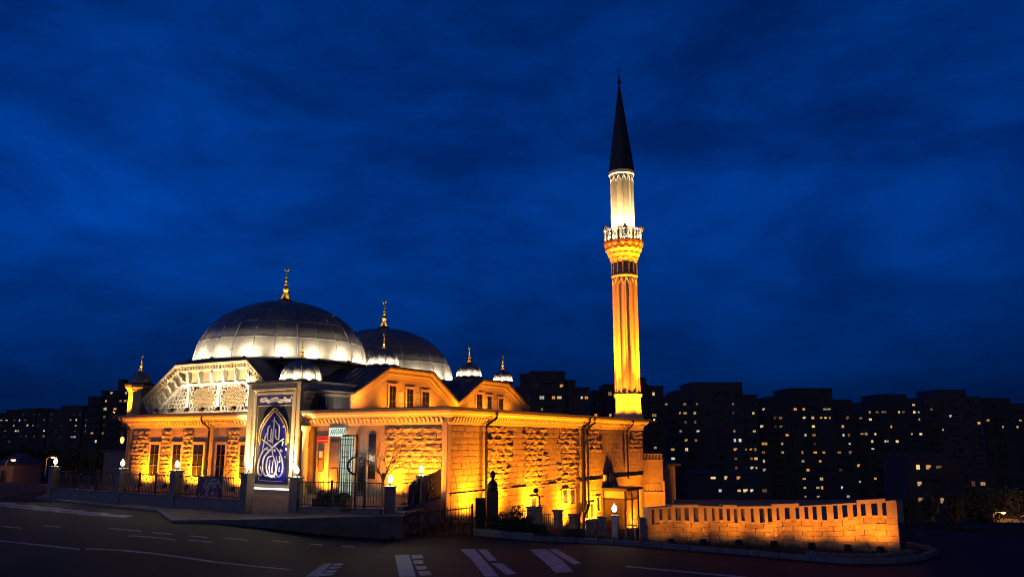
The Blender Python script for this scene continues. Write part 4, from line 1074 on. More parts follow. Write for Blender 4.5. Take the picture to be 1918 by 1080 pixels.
banner('banner', 'brown banner with white handwriting tied to the iron railing', gp[0], ang, xb0, xb1, .66,1.68,.66,1.68, CLOTH, 1,
 [[(.35,.8),(.25,.55),(.3,.42),(.42,.5)],[(.42,.62),(.55,.72),(.62,.66),(.75,.68),(.85,.8),(.92,.62),(1,.45)],[(.4,.6),(.44,.38),(.36,.15),(.42,.05)],[(.5,.78),(.6,.86),(.72,.9)],[(.46,.7),(.47,.5)],[(.54,.74),(.55,.52)],[(.62,.7),(.64,.5),(.74,.52),(.74,.62)],[(.05,.9),(.02,.8)],[(.05,.05),(.08,.1)],[(.6,.1),(.62,.22),(.68,.12)]])
# right piece of the forecourt fence
gq = [G(552,958,lambda x,y:.06), G(716,963,lambda x,y:.06)]
d = gq[1]-gq[0]; ang2 = math.atan2(d.y,d.x); L2 = d.length
fe2 = thing('railing_fence', 'short iron railing between the entrance pillar and the corner pillar', 'fence', gq[0], ang2)
pillar(fe2, 0, 0, -.05, 1.75, .5); place_lamp_light(fe2, 0, 0, 2.05)
rail_fence(fe2, .25, L2-.05, .22, 0, 1.55, -.05, .15, posts_=[L2*.42, L2*.8])
# tall gate post leaf in the fence (closing frame with the half round notch)
q = W(664,958,gq[1].y+.35); lfo = thing('iron_gate', 'tall open iron gate leaf with a half round notch before the lit doorway', 'gate', (q.x,q.y,.06), 0)
s_ = q.y/F; hT = (958-819)*s_; zc_ = (958-873)*s_; r_c = 15.5*s_; wl_ = 27*s_
pth = [(0,0,0),(0,0,zc_-r_c)]+[(-r_c*cos(a),0,zc_+r_c*sin(a)) for a in [radians(-80+16*k) for k in range(11)]]+[(0,0,zc_+r_c),(0,0,hT),(-wl_,0,hT)]
MB().tube(pth,.055,6).build('frame', IRON, lfo)
for k in range(5):
    x = -wl_+.02+k*wl_/5.5; inst('bar', BARM.setdefault('leaf', MB().box(-.013,.013,-.013,.013,.1,hT-.03).mesh('bar', IRON)), lfo, Matrix.Translation((x,0,0)))
for z in (.15,1.0,hT*.72): MB().box(-wl_,-.05 if abs(z-zc_) > r_c else -r_c,-.016,.016,z,z+.04).build('rail', IRON, lfo)
# corner pillar down to the road, banner fence back to the building
zr = hroad(-6,38.3)
cp = G(738,1003,hroad)
cpx = cp.x; cpy = cp.y+.5
fe3 = thing('corner_fence', 'tall pale corner pillar with lamp and a low fence running back under dark banners', 'fence', (cpx,cpy,0), 0)
MB().cbox(-.52,.52,-.5,.5,zr-.4,.12,.02).build('retaining_pier', CONC, fe3)
pillar(fe3, -.3, -.2, .12, Zat(909,cpy), .52); place_lamp_light(fe3,-.3,-.2,Zat(909,cpy)+.33)
end = Vector((-4.25,48.5,0)); dv = end-Vector((cpx,cpy,0)); ang3 = math.atan2(dv.y,dv.x); L3 = dv.length
fe4 = thing('banner_fence', 'iron fence with one lamp pillar running from the corner pillar to the mosque', 'fence', (cpx,cpy,0), ang3)
rail_fence(fe4, .6, L3, .25, 0, 1.5, -1.2, .2, posts_=[L3*.35, L3*.98])
pillar(fe4, L3*.50, 0, -.9, 1.75, .42); place_lamp_light(fe4, L3*.5, 0, 2.05)
zt1 = .0
banner('banner', 'dark banner rising from the corner pillar to the second lamp pillar', (cpx,cpy,0), ang3, 1.6, L3*.46, -.2,1.3,-.1,1.75, CLOTHD, 2, [[(.2,.2),(.3,.5),(.38,.75)],[(.36,.3),(.42,.4),(.44,.5),(.38,.45)],[(.4,.2),(.42,.24),(.45,.2)]])
banner('banner', 'dark banner with a scrawl of white flowers beside the mosque corner', (cpx,cpy,0), ang3, L3*.54, L3*.97, -.3,1.65,-.3,2.0, CLOTHD, 3, [[(.2,.8),(.25,.7),(.2,.6),(.28,.55)],[(.4,.85),(.46,.75),(.4,.68)],[(.3,.5),(.36,.42),(.28,.36),(.34,.28)],[(.2,.3),(.28,.22),(.22,.14),(.34,.1)],[(-.0,.1),(.1,.14),(.2,.1),(.3,.16)],[(.45,.6),(.5,.58),(.54,.64)]])
# sliding gate
g0, g1 = G(760,1004,hroad), G(884,1005,hroad); g1 = Vector((g1.x,g0.y,0)); zg = hroad(g0.x,g0.y)
gate = thing('iron_gate', 'black barred iron gate between the corner pillar and the dark gate pillar', 'gate', (g0.x,g0.y,zg), 0)
Lg = g1.x-g0.x; hg0, hg1 = Zat(957,g0.y)-zg, Zat(943,g0.y)-zg
for z in (.10,.62): MB().box(0,Lg,-.025,.025,z-.03,z+.03).build('rail', IRON, gate)
tr = MB().hull([(0,-.025,hg0-.2),(0,.025,hg0-.2),(0,.025,hg0-.14),(0,-.025,hg0-.14)],[(Lg,-.025,hg1-.2),(Lg,.025,hg1-.2),(Lg,.025,hg1-.14),(Lg,-.025,hg1-.14)]); tr.build('rail', IRON, gate)
for k in range(25):
    x = Lg*k/24; w = .05 if k in (0,24,8) else .014; h = hg0+(hg1-hg0)*k/24
    MB().box(x-w,x+w,-w,w,.04,h).build('post' if k in (0,24,8) else 'bar', IRON, gate)
# dark gate pillar with bottle shaped finial
gp2 = G(905,1000,hlow)
gpl = thing('gate_pillar', 'dark square pillar topped by a bottle shaped finial beside the gate', 'pillar', (gp2.x,gp2.y+.4,hlow(gp2.x,gp2.y)), 0)
zz = gpl.location.z; YY = gp2.y+.4; Pd = CONC
MB().cbox(-.42,.10,-.25,.25,-.2,Zat(932,YY)-zz,.02).build('pillar', IRON, gpl)
fx = (922-906)*YY/F
MB().cbox(fx-.3,fx+.3,-.05,.5,-.2,Zat(918,YY)-zz,.03).build('pillar', WOOD, gpl)
b0 = Zat(918,YY)-zz; b1 = Zat(881,YY)-zz; hh = b1-b0
MB().lathe([(.24,0),(.27,.06*hh),(.27,.3*hh),(.2,.42*hh),(.1,.5*hh),(.07,.58*hh),(.13,.7*hh),(.15,.84*hh),(.1,.95*hh),(.02,hh)],16,(fx,.2,b0)).build('bottle_finial', DARKM, gpl, smooth=True)
# stepped fence from the gate pillar down towards the lobby
A0 = Vector((gp2.x+1.2, YY+.6, 0)); A1 = Vector(((1122-959)/F*49, 49.5, 0)); dv = A1-A0; ang4 = math.atan2(dv.y,dv.x); L4 = dv.length
hz = lambda x,y: hlow(x,y)
def local_z(t): q = A0.lerp(A1,t); return hz(q.x,q.y)
fe5 = thing('stepped_fence', 'stepped iron fence with concrete posts going down beside the lit side wall', 'fence', (A0.x,A0.y,0), ang4)
steps = [(912,0),(955,947),(1000,948),(1043,956),(1075,965),(1112,972)]
prev = .0
for i,(px,pt) in enumerate(((1001,948),(1045,954),(1074,962),(1112,972))):
    lo, hi = 0.0, 1.3
    for _ in range(30):
        m = (lo+hi)/2; q = A0.lerp(A1,m); zc = q.y*CP-SP*3; lo, hi = (m,hi) if 959+F*q.x/zc < px else (lo,m)
    q = A0.lerp(A1,lo); x = lo*L4; zt_ = Zat(pt,q.y); zb_ = hz(q.x,q.y)
    pillar(fe5, x, 0, zb_-.6, zt_, .62 if i in (0,3) else .4, False, m=CONC)
    rail_fence(fe5, prev+.2, x-.2, zt_-1.35, 0, zt_-.12, zb_-.8, .17)
    prev = x
# white post with the bright lamp by the lobby
wp = G(1152,1008,hlow); wpo = thing('lamp_post', 'short white post with a bright lamp on top in front of the glass lobby', 'lamp post', (wp.x,wp.y,hlow(wp.x,wp.y)-.1), 0)
hw = Zat(966,wp.y)-wpo.location.z
MB().cbox(-.14,.14,-.14,.14,0,hw,.03).box(-.045,.045,-.15,-.141,.1,hw-.1).build('post', mat('white_post',(.6,.58,.52),.6,var=.2), wpo)
MB().cbox(-.19,.19,-.19,.19,hw+.001,hw+.06,.02).build('cap_stone', KERBM, wpo)
lamp_on(wpo, 0, 0, hw+.06, 1.1)
light('post_lamp','POINT',wpo.location+Vector((0,0,hw+.32)),9,(1,.78,.4),None,None,rad=.19)
for px,pt,pb,lab in ((1105,975,1004,'plain concrete post left of the lamp post'),(1128,966,1004,'dark post close to the white lamp post'),(1206,968,1010,'grey post where the crenellated wall begins')):
    q = G(px,pb+4,hlow); o = thing('concrete_post', lab, 'post', (q.x,q.y,hlow(q.x,q.y)-.2), 0, None); h = Zat(pt,q.y)-o.location.z
    MB().cbox(-.2,.2,-.15,.15,0,h-.08,.02).build('shaft', CONC, o); MB().cbox(-.24,.24,-.19,.19,h-.079,h,.02).build('cap_stone', KERBM, o)
q = G(1182,1012,hlow); o = thing('signboard', 'small pale board on two legs beside the white lamp post', 'signboard', (q.x,q.y,hlow(q.x,q.y)-.1), 0); h = Zat(982,q.y)-o.location.z
MB().box(-.34,.34,-.03,.03,h-.05,h).build('board_rail', PALE, o)
for x in (-.26,.22): MB().box(x-.03,x+.03,-.03,.03,0,h-.051).build('leg', PALE, o)
# double lamp pole, unlit, behind the stepped fence
q = G(1011,970,lambda x,y:-1.3); o = thing('lamp_pole', 'thin dark pole with round lamp head before the side wall', 'lamp post', (q.x,46.0*q.x/q.x if False else q.y,-2.2), 0); Yq = q.y
zt_ = Zat(920,Yq)-o.location.z; zm_ = Zat(926,Yq)-o.location.z
MB().tube([(0,0,0),(0,0,zm_-.1)],.05,6).tube([(0,0,zm_-.1),(-.22,0,zt_-.05)],.035,6).tube([(-.2,0,zm_-.12),(.28,0,zm_-.1)],.03,6).tube([(-.14,0,zm_-.72),(.3,0,zm_-.66)],.03,6).build('pole', IRON, o)
MB().lathe([(.02,0),(.15,.06),(.19,.16),(.14,.28),(.03,.33)],12,(-.24,0,zt_-.1)).build('lamp_head', IRON, o, smooth=True)

# ================================================================== crenellated wall
wa, wb = G(1217,1019,hlow), G(1697,1036,hlow); wb = Vector((wb.x, wb.y+.5, wb.z)); wa = Vector((wa.x, wa.y+.6, wa.z))
cw = thing('crenellated_wall', 'low stone wall with a row of slotted battlements lit orange from the planting', 'wall', (0,0,0), 0)
cdir = (wb-wa); cdir.z = 0; Lc = cdir.length; cdir.normalize(); cnr = Vector((cdir.y,-cdir.x,0))
def cpt(t): return Vector((wa.x,wa.y,0))+cdir*(Lc*t)-cnr*(1.5*sin(pi*t))
def ztop(t):
    L_ = ((-.1,952),(0,950),(.15,945),(.4,948),(.6,946),(.8,941),(1,935),(1.1,933))
    for (a_,p_),(b_,q_) in zip(L_, L_[1:]):
        if a_ <= t <= b_: return Zat(p_+(q_-p_)*(t-a_)/(b_-a_), cpt(min(1,max(0,t))).y)-.02
zsill = lambda t: ztop(t)-.64+.06*sin(t*23)
nS = 40; fr = []
core = MB()
for k in range(nS+1):
    t = k/nS; dd = (cpt(min(1,t+.01))-cpt(max(0,t-.01))).normalized(); o = Vector((dd.y,-dd.x,0)); fr.append((cpt(t),o,Vector((0,0,1))))
core.v = [tuple(Vector((p.x,p.y,0))+o*a+Vector((0,0,(zsill(k/nS)-.16 if top else -2.6)))) for k,(p,o,u) in enumerate(fr) for a,top in ((-.42,0),(-.02,0),(-.02,1),(-.42,1))]
for i in range(nS):
    for k in range(4): core.f.append((4*i+k,4*i+4+k,4*i+4+(k+1)%4,4*i+(k+1)%4))
core.f += [(0,1,2,3),(4*nS+3,4*nS+2,4*nS+1,4*nS)]
core.build('wall_core', JOINT, cw)
nM = 27; rm = random.Random(5)
def seg_box(mb, t0, t1, a0, a1, z00, z01, z10, z11):
    P = []
    for t,za,zb in ((t0,z00,z10),(t1,z01,z11)):
        p = cpt(t); dd = (cpt(min(1,t+.01))-cpt(max(0,t-.01))).normalized(); o = Vector((dd.y,-dd.x,0))
        P.append([p+o*a0+Vector((0,0,za)),p+o*a1+Vector((0,0,za)),p+o*a1+Vector((0,0,zb)),p+o*a0+Vector((0,0,zb))])
    return mb.hull(P[0],P[1])
for j in range(6):                                    # facing courses
    n = 13; off = rm.random()*.04
    for k in range(n):
        t0, t1 = max(0,k/n+(j%2)*.035-.0), min(1,(k+1)/n+(j%2)*.035)
        if k == 0: t0 = 0
        if k == n-1: t1 = 1
        zA = lambda t,q: -1.75+(zsill(t)-.16+1.75)*q/6
        g = .0016; e = rm.uniform(-.02,.022)
        s = MB(); seg_box(s, t0+g, t1-g, -.05, .02+e, zA(t0,j)+.008, zA(t1,j)+.008, zA(t0,j+1)-.006, zA(t1,j+1)-.006); s.build('stone', STONE, cw)
tt = 0; gaps = []
edges = [0]
while edges[-1] < 1: edges.append(edges[-1]+rm.uniform(.030,.043))
sc = 1/edges[-1]; edges = [e*sc for e in edges]
for k in range(len(edges)-1):
    t0, t1 = edges[k], edges[k+1]; m = t0+(t1-t0)*rm.uniform(.42,.66); dz = rm.uniform(-.05,.05)
    s = MB(); seg_box(s, t0, m, -.40, .03, zsill(t0)-.16, zsill(m)-.16, ztop(t0)-.09, ztop(m)-.09); s.build('merlon', PLASTER, cw)
    if k < len(edges)-2:
        s = MB(); seg_box(s, m, t1, -.44, .045, zsill(m)-.155-dz, zsill(t1)-.155-dz, zsill(m)-.08+dz, zsill(t1)-.08+dz); s.build('sill', TRIM, cw)
s = MB(); seg_box(s, .985, 1, -.44, .04, zsill(1)-.16, zsill(1)-.16, ztop(1)-.08, ztop(1)-.08); s.build('merlon', PLASTER, cw)
k = 0
while k < len(edges)-1:
    n = min(rm.choice((2,3,4)), len(edges)-1-k); t0, t1 = edges[k], edges[k+n]; dz = rm.uniform(-.07,.09)
    s = MB(); seg_box(s, t0+.0008, t1-.0008, -.46, .09, ztop(t0)-.088+dz*.0, ztop(t1)-.088, ztop(t0)+dz+.02, ztop(t1)+dz+.02); s.build('coping_stone', TRIM, cw); k += n
for t,E,lab in ((.06,50,'hidden in the weeds at the lobby end of the crenellated wall'),(.2,90,'second along the foot of the crenellated wall from the lobby'),(.36,120,'third along the foot of the crenellated wall from the lobby'),(.52,140,'behind the bare shrub below the crenellated wall'),(.68,160,'third from the road end of the crenellated wall'),(.82,200,'second from the road end of the crenellated wall'),(.935,230,'nearest the road end of the crenellated wall')):
    p = cpt(t); dd = (cpt(min(1,t+.01))-cpt(max(0,t-.01))).normalized(); o = Vector((dd.y,-dd.x,0)); q = p+o*1.0; q.z = hlow(q.x,q.y)-.02
    flood(q, p+o*.02+Vector((0,0,.4)), E*.15, 'floodlight '+lab, 150)
# turf strip with tall grass that hides the floodlights
gr = MB(); rg = random.Random(8)
for k in range(9000):
    u = rg.random(); t = rg.random()
    a = cpt(u); X = KP[0].x+1.0+(wb.x+3-KP[0].x-1)*u; yb = kerb_y(X)+.25
    X_ = X; ytop = (cpt(min(1,max(0,(X-wa.x)/(wb.x-wa.x)))).y-.12 if X > wa.x else yb+1.6) if X < wb.x else yb+2.2
    y = yb+(ytop-yb)*t; z = hlow(X,y)-.06; h = rg.uniform(.10,.26)*(1.3 if t > .35 else .6)*(1.0 if X > wa.x else 1.2); an = rg.uniform(0,2*pi); w = .018
    lx_, ly_ = rg.uniform(-.12,.12), rg.uniform(-.12,.12)
    gr.add([(X-w*cos(an),y-w*sin(an),z),(X+w*cos(an),y+w*sin(an),z),(X+lx_,y+ly_,z+h)],[(0,1,2)])
gr.build('grass', GRASSM, None, kind='stuff')

# ================================================================== plants
def branch(mb, p, d, L, r, depth, rnd, droop=0.0, spread=.7, tips=None):
    n = 4; pts = [p]; dd = d.normalized()
    for k in range(n):
        dd = (dd+Vector((rnd.uniform(-.18,.18),rnd.uniform(-.18,.18),rnd.uniform(-.1,.14)-droop))).normalized(); pts.append(pts[-1]+dd*L/n)
    mb.tube(pts, r, 5 if r > .02 else 3, r*.55)
    if depth == 0:
        if tips is not None: tips += pts[1:]
        return
    for k in range(rnd.choice((2,3,3))):
        q = pts[rnd.choice((2,3,4,4))]; a = rnd.uniform(0,2*pi)
        s = Vector((cos(a),sin(a),rnd.uniform(-.1,.7)))*spread
        branch(mb, q, dd+s, L*rnd.uniform(.55,.8), r*.55, depth-1, rnd, droop, spread, tips)
def bare(name, label, cat, p, h, seed, depth=3, r=.05, trunk=.4, droop=0, group=None):
    o = thing(name, label, cat, p, 0, group); rnd = random.Random(seed); tm = MB()
    t = [Vector((0,0,-.1)),Vector((rnd.uniform(-.05,.05),0,h*trunk*.5)),Vector((rnd.uniform(-.1,.1),rnd.uniform(-.1,.1),h*trunk))]; tm.tube(t, r*1.2, 7, r)
    tm.build('trunk', BARK, o); bm_ = MB()
    for k in range(5):
        a = 2*pi*k/5+rnd.uniform(-.4,.4); branch(bm_, t[-1]-Vector((0,0,rnd.uniform(0,.15*h))), Vector((cos(a)*.7,sin(a)*.7,1.0)), h*(1-trunk)*.5, r*.6, depth, rnd, droop)
    bm_.build('crown', BARK, o); return o
q = W(716,940,44.5); bare('bare_tree', 'small leafless tree with drooping twigs before the stone block wall', 'tree', (q.x,44.5,.05), 4.4, 3, 4, .07, .42, .07)
for px,py,h,sd,lab in ((1452,1014,1.15,1,'forked leafless shrub in front of the middle of the crenellated wall'),(1286,1012,.95,2,'thin dry weed stems near the lobby end of the crenellated wall'),(1330,1013,1.2,3,'tall single dry stem before the crenellated wall'),(1240,1012,.7,5,'low dry weeds at the start of the crenellated wall'),(1400,1014,.8,6,'small dry weed left of the forked shrub'),(1548,1020,.7,7,'low twiggy weed right of the forked shrub'),(1630,1022,.6,9,'small twiggy weed near the road end of the wall')):
    q = G(px,py+8,hlow); bare('bare_shrub', lab, 'shrub', (q.x,q.y,hlow(q.x,q.y)-.05), h, sd, 2, .016, .25)
LEAFM = [MB().add([(0,0,0),(.07,.02,.02),(.10,0,.09),(.03,-.03,.08)],[(0,1,2,3)]) for _ in range(1)]
def leafy(name, label, cat, p, lobes, nleaf, size, seed, group=None, m=LEAF):
    o = thing(name, label, cat, p, 0, group); rnd = random.Random(seed); mb = MB(); st = MB()
    for (cx,cy,cz,rx,ry,rz_) in lobes:
        st.tube([(cx*.2,cy*.2,-.1),(cx*.7,cy*.7,cz*.5),(cx,cy,cz)],.03*max(1,rz_*.5),5,.01)
        for k in range(nleaf):
            while True:
                v = Vector((rnd.uniform(-1,1),rnd.uniform(-1,1),rnd.uniform(-1,1)))
                if .25 < v.length < 1.0+rnd.uniform(-.15,.15): break
            c = Vector((cx+v.x*rx,cy+v.y*ry,cz+v.z*rz_))
            a = Vector((rnd.gauss(0,1),rnd.gauss(0,1),rnd.gauss(0,1))).normalized()*size*rnd.uniform(.5,1.2); b = a.orthogonal().normalized()*size*.45
            mb.add([c-a,c+b,c+a,c-b],[(0,1,2,3)])
    mb.build('foliage', m, o); st.build('stem', BARK, o); return o
q = G(968,1003,hlow); z = hlow(q.x,q.y)
leafy('bush', 'dark rounded bush behind the kerb beside the gate pillar', 'bush', (q.x,q.y+.3,z), [(-.7,0,.55,.75,.5,.6),(.0,.1,.8,.6,.5,.65),(.5,0,.45,.55,.5,.5),(-.2,-.1,.35,1.1,.5,.4),(1.1,.1,.25,.5,.4,.3)], 750, .075, 3)
for px,sd,lab in ((1068,5,'low dark shrub under the stepped fence'),(1228,6,'tuft of dark leaves at the start of the crenellated wall')):
    q = G(px,1012,hlow); leafy('bush', lab, 'bush', (q.x,q.y+.2,hlow(q.x,q.y)), [(0,0,.25,.5,.4,.3),(.4,.1,.18,.4,.3,.25)], 350, .06, sd)
# dark box planter behind the short railing
q = W(622,950,42.3); o = thing('planter', 'dark rectangular planter with low clipped plants behind the short railing', 'planter', (q.x,42.3,.06), ang2)
MB().prism([(-.95,-.35),(.95,-.35),(.95,.35),(-.95,.35)],0,.55).build('box', WOOD, o); MB().box(-1,1,-.4,.4,.551,.62).box(-.9,.9,-.36,.36,.05,.1).build('rim', DARKM, o)
rnd = random.Random(2); fm = MB()
for k in range(700):
    c = Vector((rnd.uniform(-.9,.9),rnd.uniform(-.3,.3),.62+rnd.uniform(0,.28))); a = Vector((rnd.gauss(0,1),rnd.gauss(0,1),rnd.gauss(0,1))).normalized()*.07; b = a.orthogonal()*.5; fm.add([c-a,c+b,c+a,c-b],[(0,1,2,3)])
fm.build('foliage', LEAF, o)
# bicycle standing behind the gate
q = W(852,975,41.5); o = thing('bicycle', 'bicycle parked behind the barred gate', 'bicycle', (q.x,41.5,hlow(q.x,41.5)-.05), radians(-20))
for x in (-.5,.5):
    wh = MB().tube([(x+.33*cos(a*pi/10),0,.34+.33*sin(a*pi/10)) for a in range(21)],.02,5)
    w = wh.build('wheel', DARKM, o); sp_ = MB()
    for a in range(9): sp_.tube([(x,0,.34),(x+.32*cos(a*2*pi/9),0,.34+.32*sin(a*2*pi/9))],.006,3)
    sp_.build('spokes', DARKM, w)
MB().tube([(-.5,0,.34),(-.2,0,.8),(.38,0,.78),(-.05,0,.3),(-.5,0,.34)],.02,5).tube([(-.05,0,.3),(-.22,0,.92)],.018,5).tube([(.5,0,.34),(.36,0,.95)],.018,5).build('frame', DARKM, o)
MB().prism([(-.36,-.06),(-.1,-.03),(-.1,.03),(-.36,.06)],.92,.97).build('saddle', DARKM, o)
MB().tube([(.3,-.26,1.0),(.4,-.1,.98),(.4,.1,.98),(.3,.26,1.0)],.016,5).build('handlebar', DARKM, o)

# ================================================================== annex and low walls behind
def boxthing(name, label, cat, px0, px1, pt, pb, Y, dep, m, partn='wall'):
    a, b = W(px0,pt,Y), W(px1,pt,Y); zb = Zat(pb,Y)
    o = thing(name, label, cat, ((a.x+b.x)/2,Y,zb), 0); w = (b.x-a.x)/2; h = a.z-zb
    MB().box(-w,w,0,dep,0,h).build(partn, m, o); return o, w, h
ax, w, h = boxthing('annex', 'plain orange lit annex with a railed terrace at the far end of the side wall', 'annex', 1203, 1241, 862, 990, 85.5, 6, PLASTER)
MB().box(-w-.05,w+.05,-.12,.3,h+.001,h+.12).build('coping', TRIM, ax); MB().box(-w,w,-.05,.03,h+.65,h+.72).build('rail', TRIM, ax)
for k in range(14):
    x = -w+2*w*(k+.5)/14; MB().box(x-.03,x+.03,-.03,.02,h+.121,h+.649).build('baluster', TRIM, ax)
zl = Zat(918,85.5)-ax.location.z; zh = Zat(908,85.5)-ax.location.z
MB().box(-w-.0,w+.1,-.3,-.003,zl-.35,zl-.1).build('string_course', TRIM, ax)
for k in range(5):
    x = -w+.35+k*(2*w-.5)/5; MB().box(x-.06,x+.1,-.16,-.003,zl-.099,zl+.7).build('balcony_bar', TRIM, ax)
MB().box(w-.12,w+.12,-.1,-.003,0,zl+1).build('pilaster', TRIM, ax)
an2, w, h = boxthing('annex', 'narrow pale block in shade right of the railed annex', 'annex', 1242, 1264, 872, 990, 88, 6, PLASTER)
MB().box(-w-.1,w+.6,-.3,6.1,h+.001,h+.25).build('roof', SLATE, an2)
lw, w, h = boxthing('boundary_wall', 'long dark garden wall behind the crenellated wall', 'wall', 1262, 1690, 939, 990, 62, .4, CONC)
MB().box(-w-.03,w+.03,-.06,.46,h+.001,h+.12).build('coping', KERBM, lw)
light('annex_spill_fill','POINT',(W(1222,940,83).x,82.3,-3.0),160,ORANGE,None,None,rad=.3)  # added point source in place of spill from the floodlight at the wall end
tag(MB().box(-.2,.2,-.12,.12,0,.3).build('annex_fill_lamp', LAMPO), 'added amber fill lamp on the ground standing in for floodlight spill on the annex', 'lamp').location = (W(1222,940,83).x,82.3,-3.4)

# ================================================================== the town
LIT = [(1218,745),(1222,770),(1248,762),(1283,754),(1285,769),(1296,768),(1269,770),(1286,793),(1297,792),(1287,817),(1297,819),(1269,805),(1287,835),(1309,765),(1310,805),(1260,842),(1266,841),(1256,855),(1262,855),(1227,842),(1372,755),(1375,755),(1373,776),(1374,802),(1374,817),(1386,817),(1412,776),(1412,816),(1376,844),(1393,844),(1410,843),(1414,843),(1422,842),(1377,860),(1394,861),(1411,860),(1415,860),(1424,860),(1377,875),(1395,875),(1411,874),(1416,874),(1425,874),(1378,897),(1379,912),(1380,927),(1332,900),(1336,902),(1359,902),(1354,925),(1396,926),(1414,925),(1429,924),(1413,910),
(1420,764),(1431,774),(1456,776),(1466,786),(1466,802),(1486,774),(1502,774),(1522,776),(1521,791),(1503,787),(1544,759),(1554,760),(1544,777),(1554,780),(1542,788),(1425,805),(1427,825),(1437,835),(1454,806),(1466,832),(1469,841),(1475,817),(1505,817),(1525,817),(1528,817),(1525,833),(1506,849),(1527,849),(1530,849),(1545,850),(1507,865),(1539,864),(1510,877),(1509,894),(1537,893),(1510,914),(1534,911),(1538,911),(1510,929),(1535,927),
(1582,776),(1591,776),(1582,806),(1591,808),(1579,817),(1586,817),(1591,817),(1590,833),(1576,849),(1595,849),(1579,877),(1576,914),(1587,926),(1601,904),(1612,788),(1613,810),(1619,810),(1632,774),(1641,773),(1650,772),(1655,772),(1632,782),(1682,769),(1688,769),(1682,778),(1689,778),(1715,772),(1721,772),(1722,781),(1715,762),(1670,805),(1707,810),(1721,810),(1638,819),(1653,829),(1633,829),(1667,830),(1681,830),(1636,839),(1668,854),(1669,870),(1652,874),(1672,889),(1653,892),(1642,898),(1656,918),(1678,920),(1602,868),(1743,769),(1782,782),(1834,797),(1843,782),(1848,782),(1908,786),(1879,802),(1906,802),(1760,805),
(1822,911),(1837,907),(1851,912),(1824,936),(1827,964),(1843,964),(1819,971),(1892,875),(1868,923),
(4,782),(10,789),(25,791),(35,791),(46,784),(47,791),(23,800),(50,799),(12,806),(29,809),(33,806),(62,800),(81,791),(88,802),(89,814),(50,818),(62,819),(16,824),(112,784),(113,793),(110,806),(111,821),(132,783),(143,782),(141,794),(139,804),(136,816),(142,816),(164,784),(162,794),(162,804),(169,816),(178,824),(212,741),(212,762),(197,751),(195,770),(195,788),(194,812),(227,755),(232,745),(235,739),(235,755),(225,825),
(1012,734),(1055,721),(1048,737),(1037,753),(1051,752),(1100,739),(1010,750),(1011,776),(1085,751),(1113,777),(1143,745),(1141,772)]
NEARLIT = [(1710,870),(1724,870),(1728,870),(1746,870),(1751,870),(1759,870),(1726,890),(1748,890),(1753,890),(1759,890),(1726,907),(1726,926),(1754,926),(1730,947)]
WINB = MB().box(-.5,.5,-.05,.02,-.5,.5)
WIN2 = MB().box(-.5,-.06,-.05,.02,-.5,.5).box(.06,.5,-.05,.02,-.5,.5)
WIN3 = MB().box(-.5,.5,-.05,.02,-.1,.5).box(-.5,.1,-.05,.02,-.5,-.16)
LITME = [b_.mesh('window', m) for m in WARM for b_ in (WINB, WIN2, WIN2, WIN3)]; DKME = WINB.mesh('window', DKWIN)
rt = random.Random(21); DONE = set()
def tower(label, blocks, Y, pb, dep, mi, litlist, store=3.0, dark=.5, pitch=2.9, cat='apartment block', name='apartment_block', group='apartment towers of the far town', dkrange=900):
    xs_ = [q for b in blocks for q in b[:2]]; px0, px1 = min(xs_), max(xs_)
    z0 = Zat(pb,Y); cx = W((px0+px1)/2,pb,Y).x
    o = thing(name, label, cat, (cx,Y,z0), 0, group); m = APT[mi]
    for i,(a,b,t,dy) in enumerate(blocks):
        xa_, xb_ = W(a,t,Y).x-cx, W(b,t,Y).x-cx; zt_ = Zat(t,Y)-z0
        w = MB().box(xa_,xb_,dy,dy+dep,-14 if px0 > 900 else -3,zt_).build('wall', m, o)
        MB().box(xa_-.15,xb_+.15,dy-.15,dy+dep+.15,zt_+.002,zt_+.5).build('parapet', m, w)
        if xb_-xa_ > 9: MB().box((xa_+xb_)/2-1.5,(xa_+xb_)/2+1.5,dy+dep*.3,dy+dep*.6,zt_+.001,zt_+.9).build('roof_hut', m, w)
        if (xb_-xa_) > 5:
            zz_ = 2.4; bw_ = MB().box(-1.6,1.6,-.9,-.001,0,.9).mesh('balcony', m)
            while zz_ < zt_-2:
                inst('balcony', bw_, w, Matrix.Translation((xa_+(xb_-xa_)*.5,dy,zz_))); zz_ += store
        used = set(); nr = max(1,int(zt_/store)); nc = max(1,int((xb_-xa_)/pitch)); cwid = (xb_-xa_)/nc
        for (lx_,ly_) in litlist:
            if a <= lx_ < b and t+4 < ly_ < pb:
                q = W(lx_,ly_,Y+dy); X = q.x-cx; Z = q.z-z0
                if any(q2[0] <= lx_ < q2[1] and q2[3] < dy and q2[2] < ly_ for q2 in blocks): continue
                r_ = int(Z/store); c_ = round((X-xa_)/(cwid/2))
                ww, hh_ = rt.uniform(.5,1.15), rt.uniform(.5,1.0)
                if (r_,c_) in used or (round(lx_),round(ly_)) in DONE: continue
                used.add((r_,c_)); DONE.add((round(lx_),round(ly_)))
                zc = r_*store+1.6
                inst('window', rt.choice(LITME[:12]*2+LITME[12:]), o, Matrix.Translation((max(xa_+.9,min(xb_-.9,xa_+c_*cwid/2)),dy-.03,zc)) @ Matrix.Diagonal((ww,1,hh_,1)))
        if dark:
            for r_ in range(1,nr):
                for c in range(nc):
                    if (r_,2*c+1) in used or (r_,2*c) in used or (r_,2*c+2) in used or rt.random() > dark: continue
                    zc = r_*store+1.6
                    X = xa_+(c+.5)*cwid
                    qz = z0+zc; th = math.atan2(qz-CZ,Y)-PITCH
                    if 540-F*tan(th) > dkrange: continue
                    inst('window', DKME, o, Matrix.Translation((X,dy-.03,zc)) @ Matrix.Diagonal((1.3,1,1.4,1)))
    return o
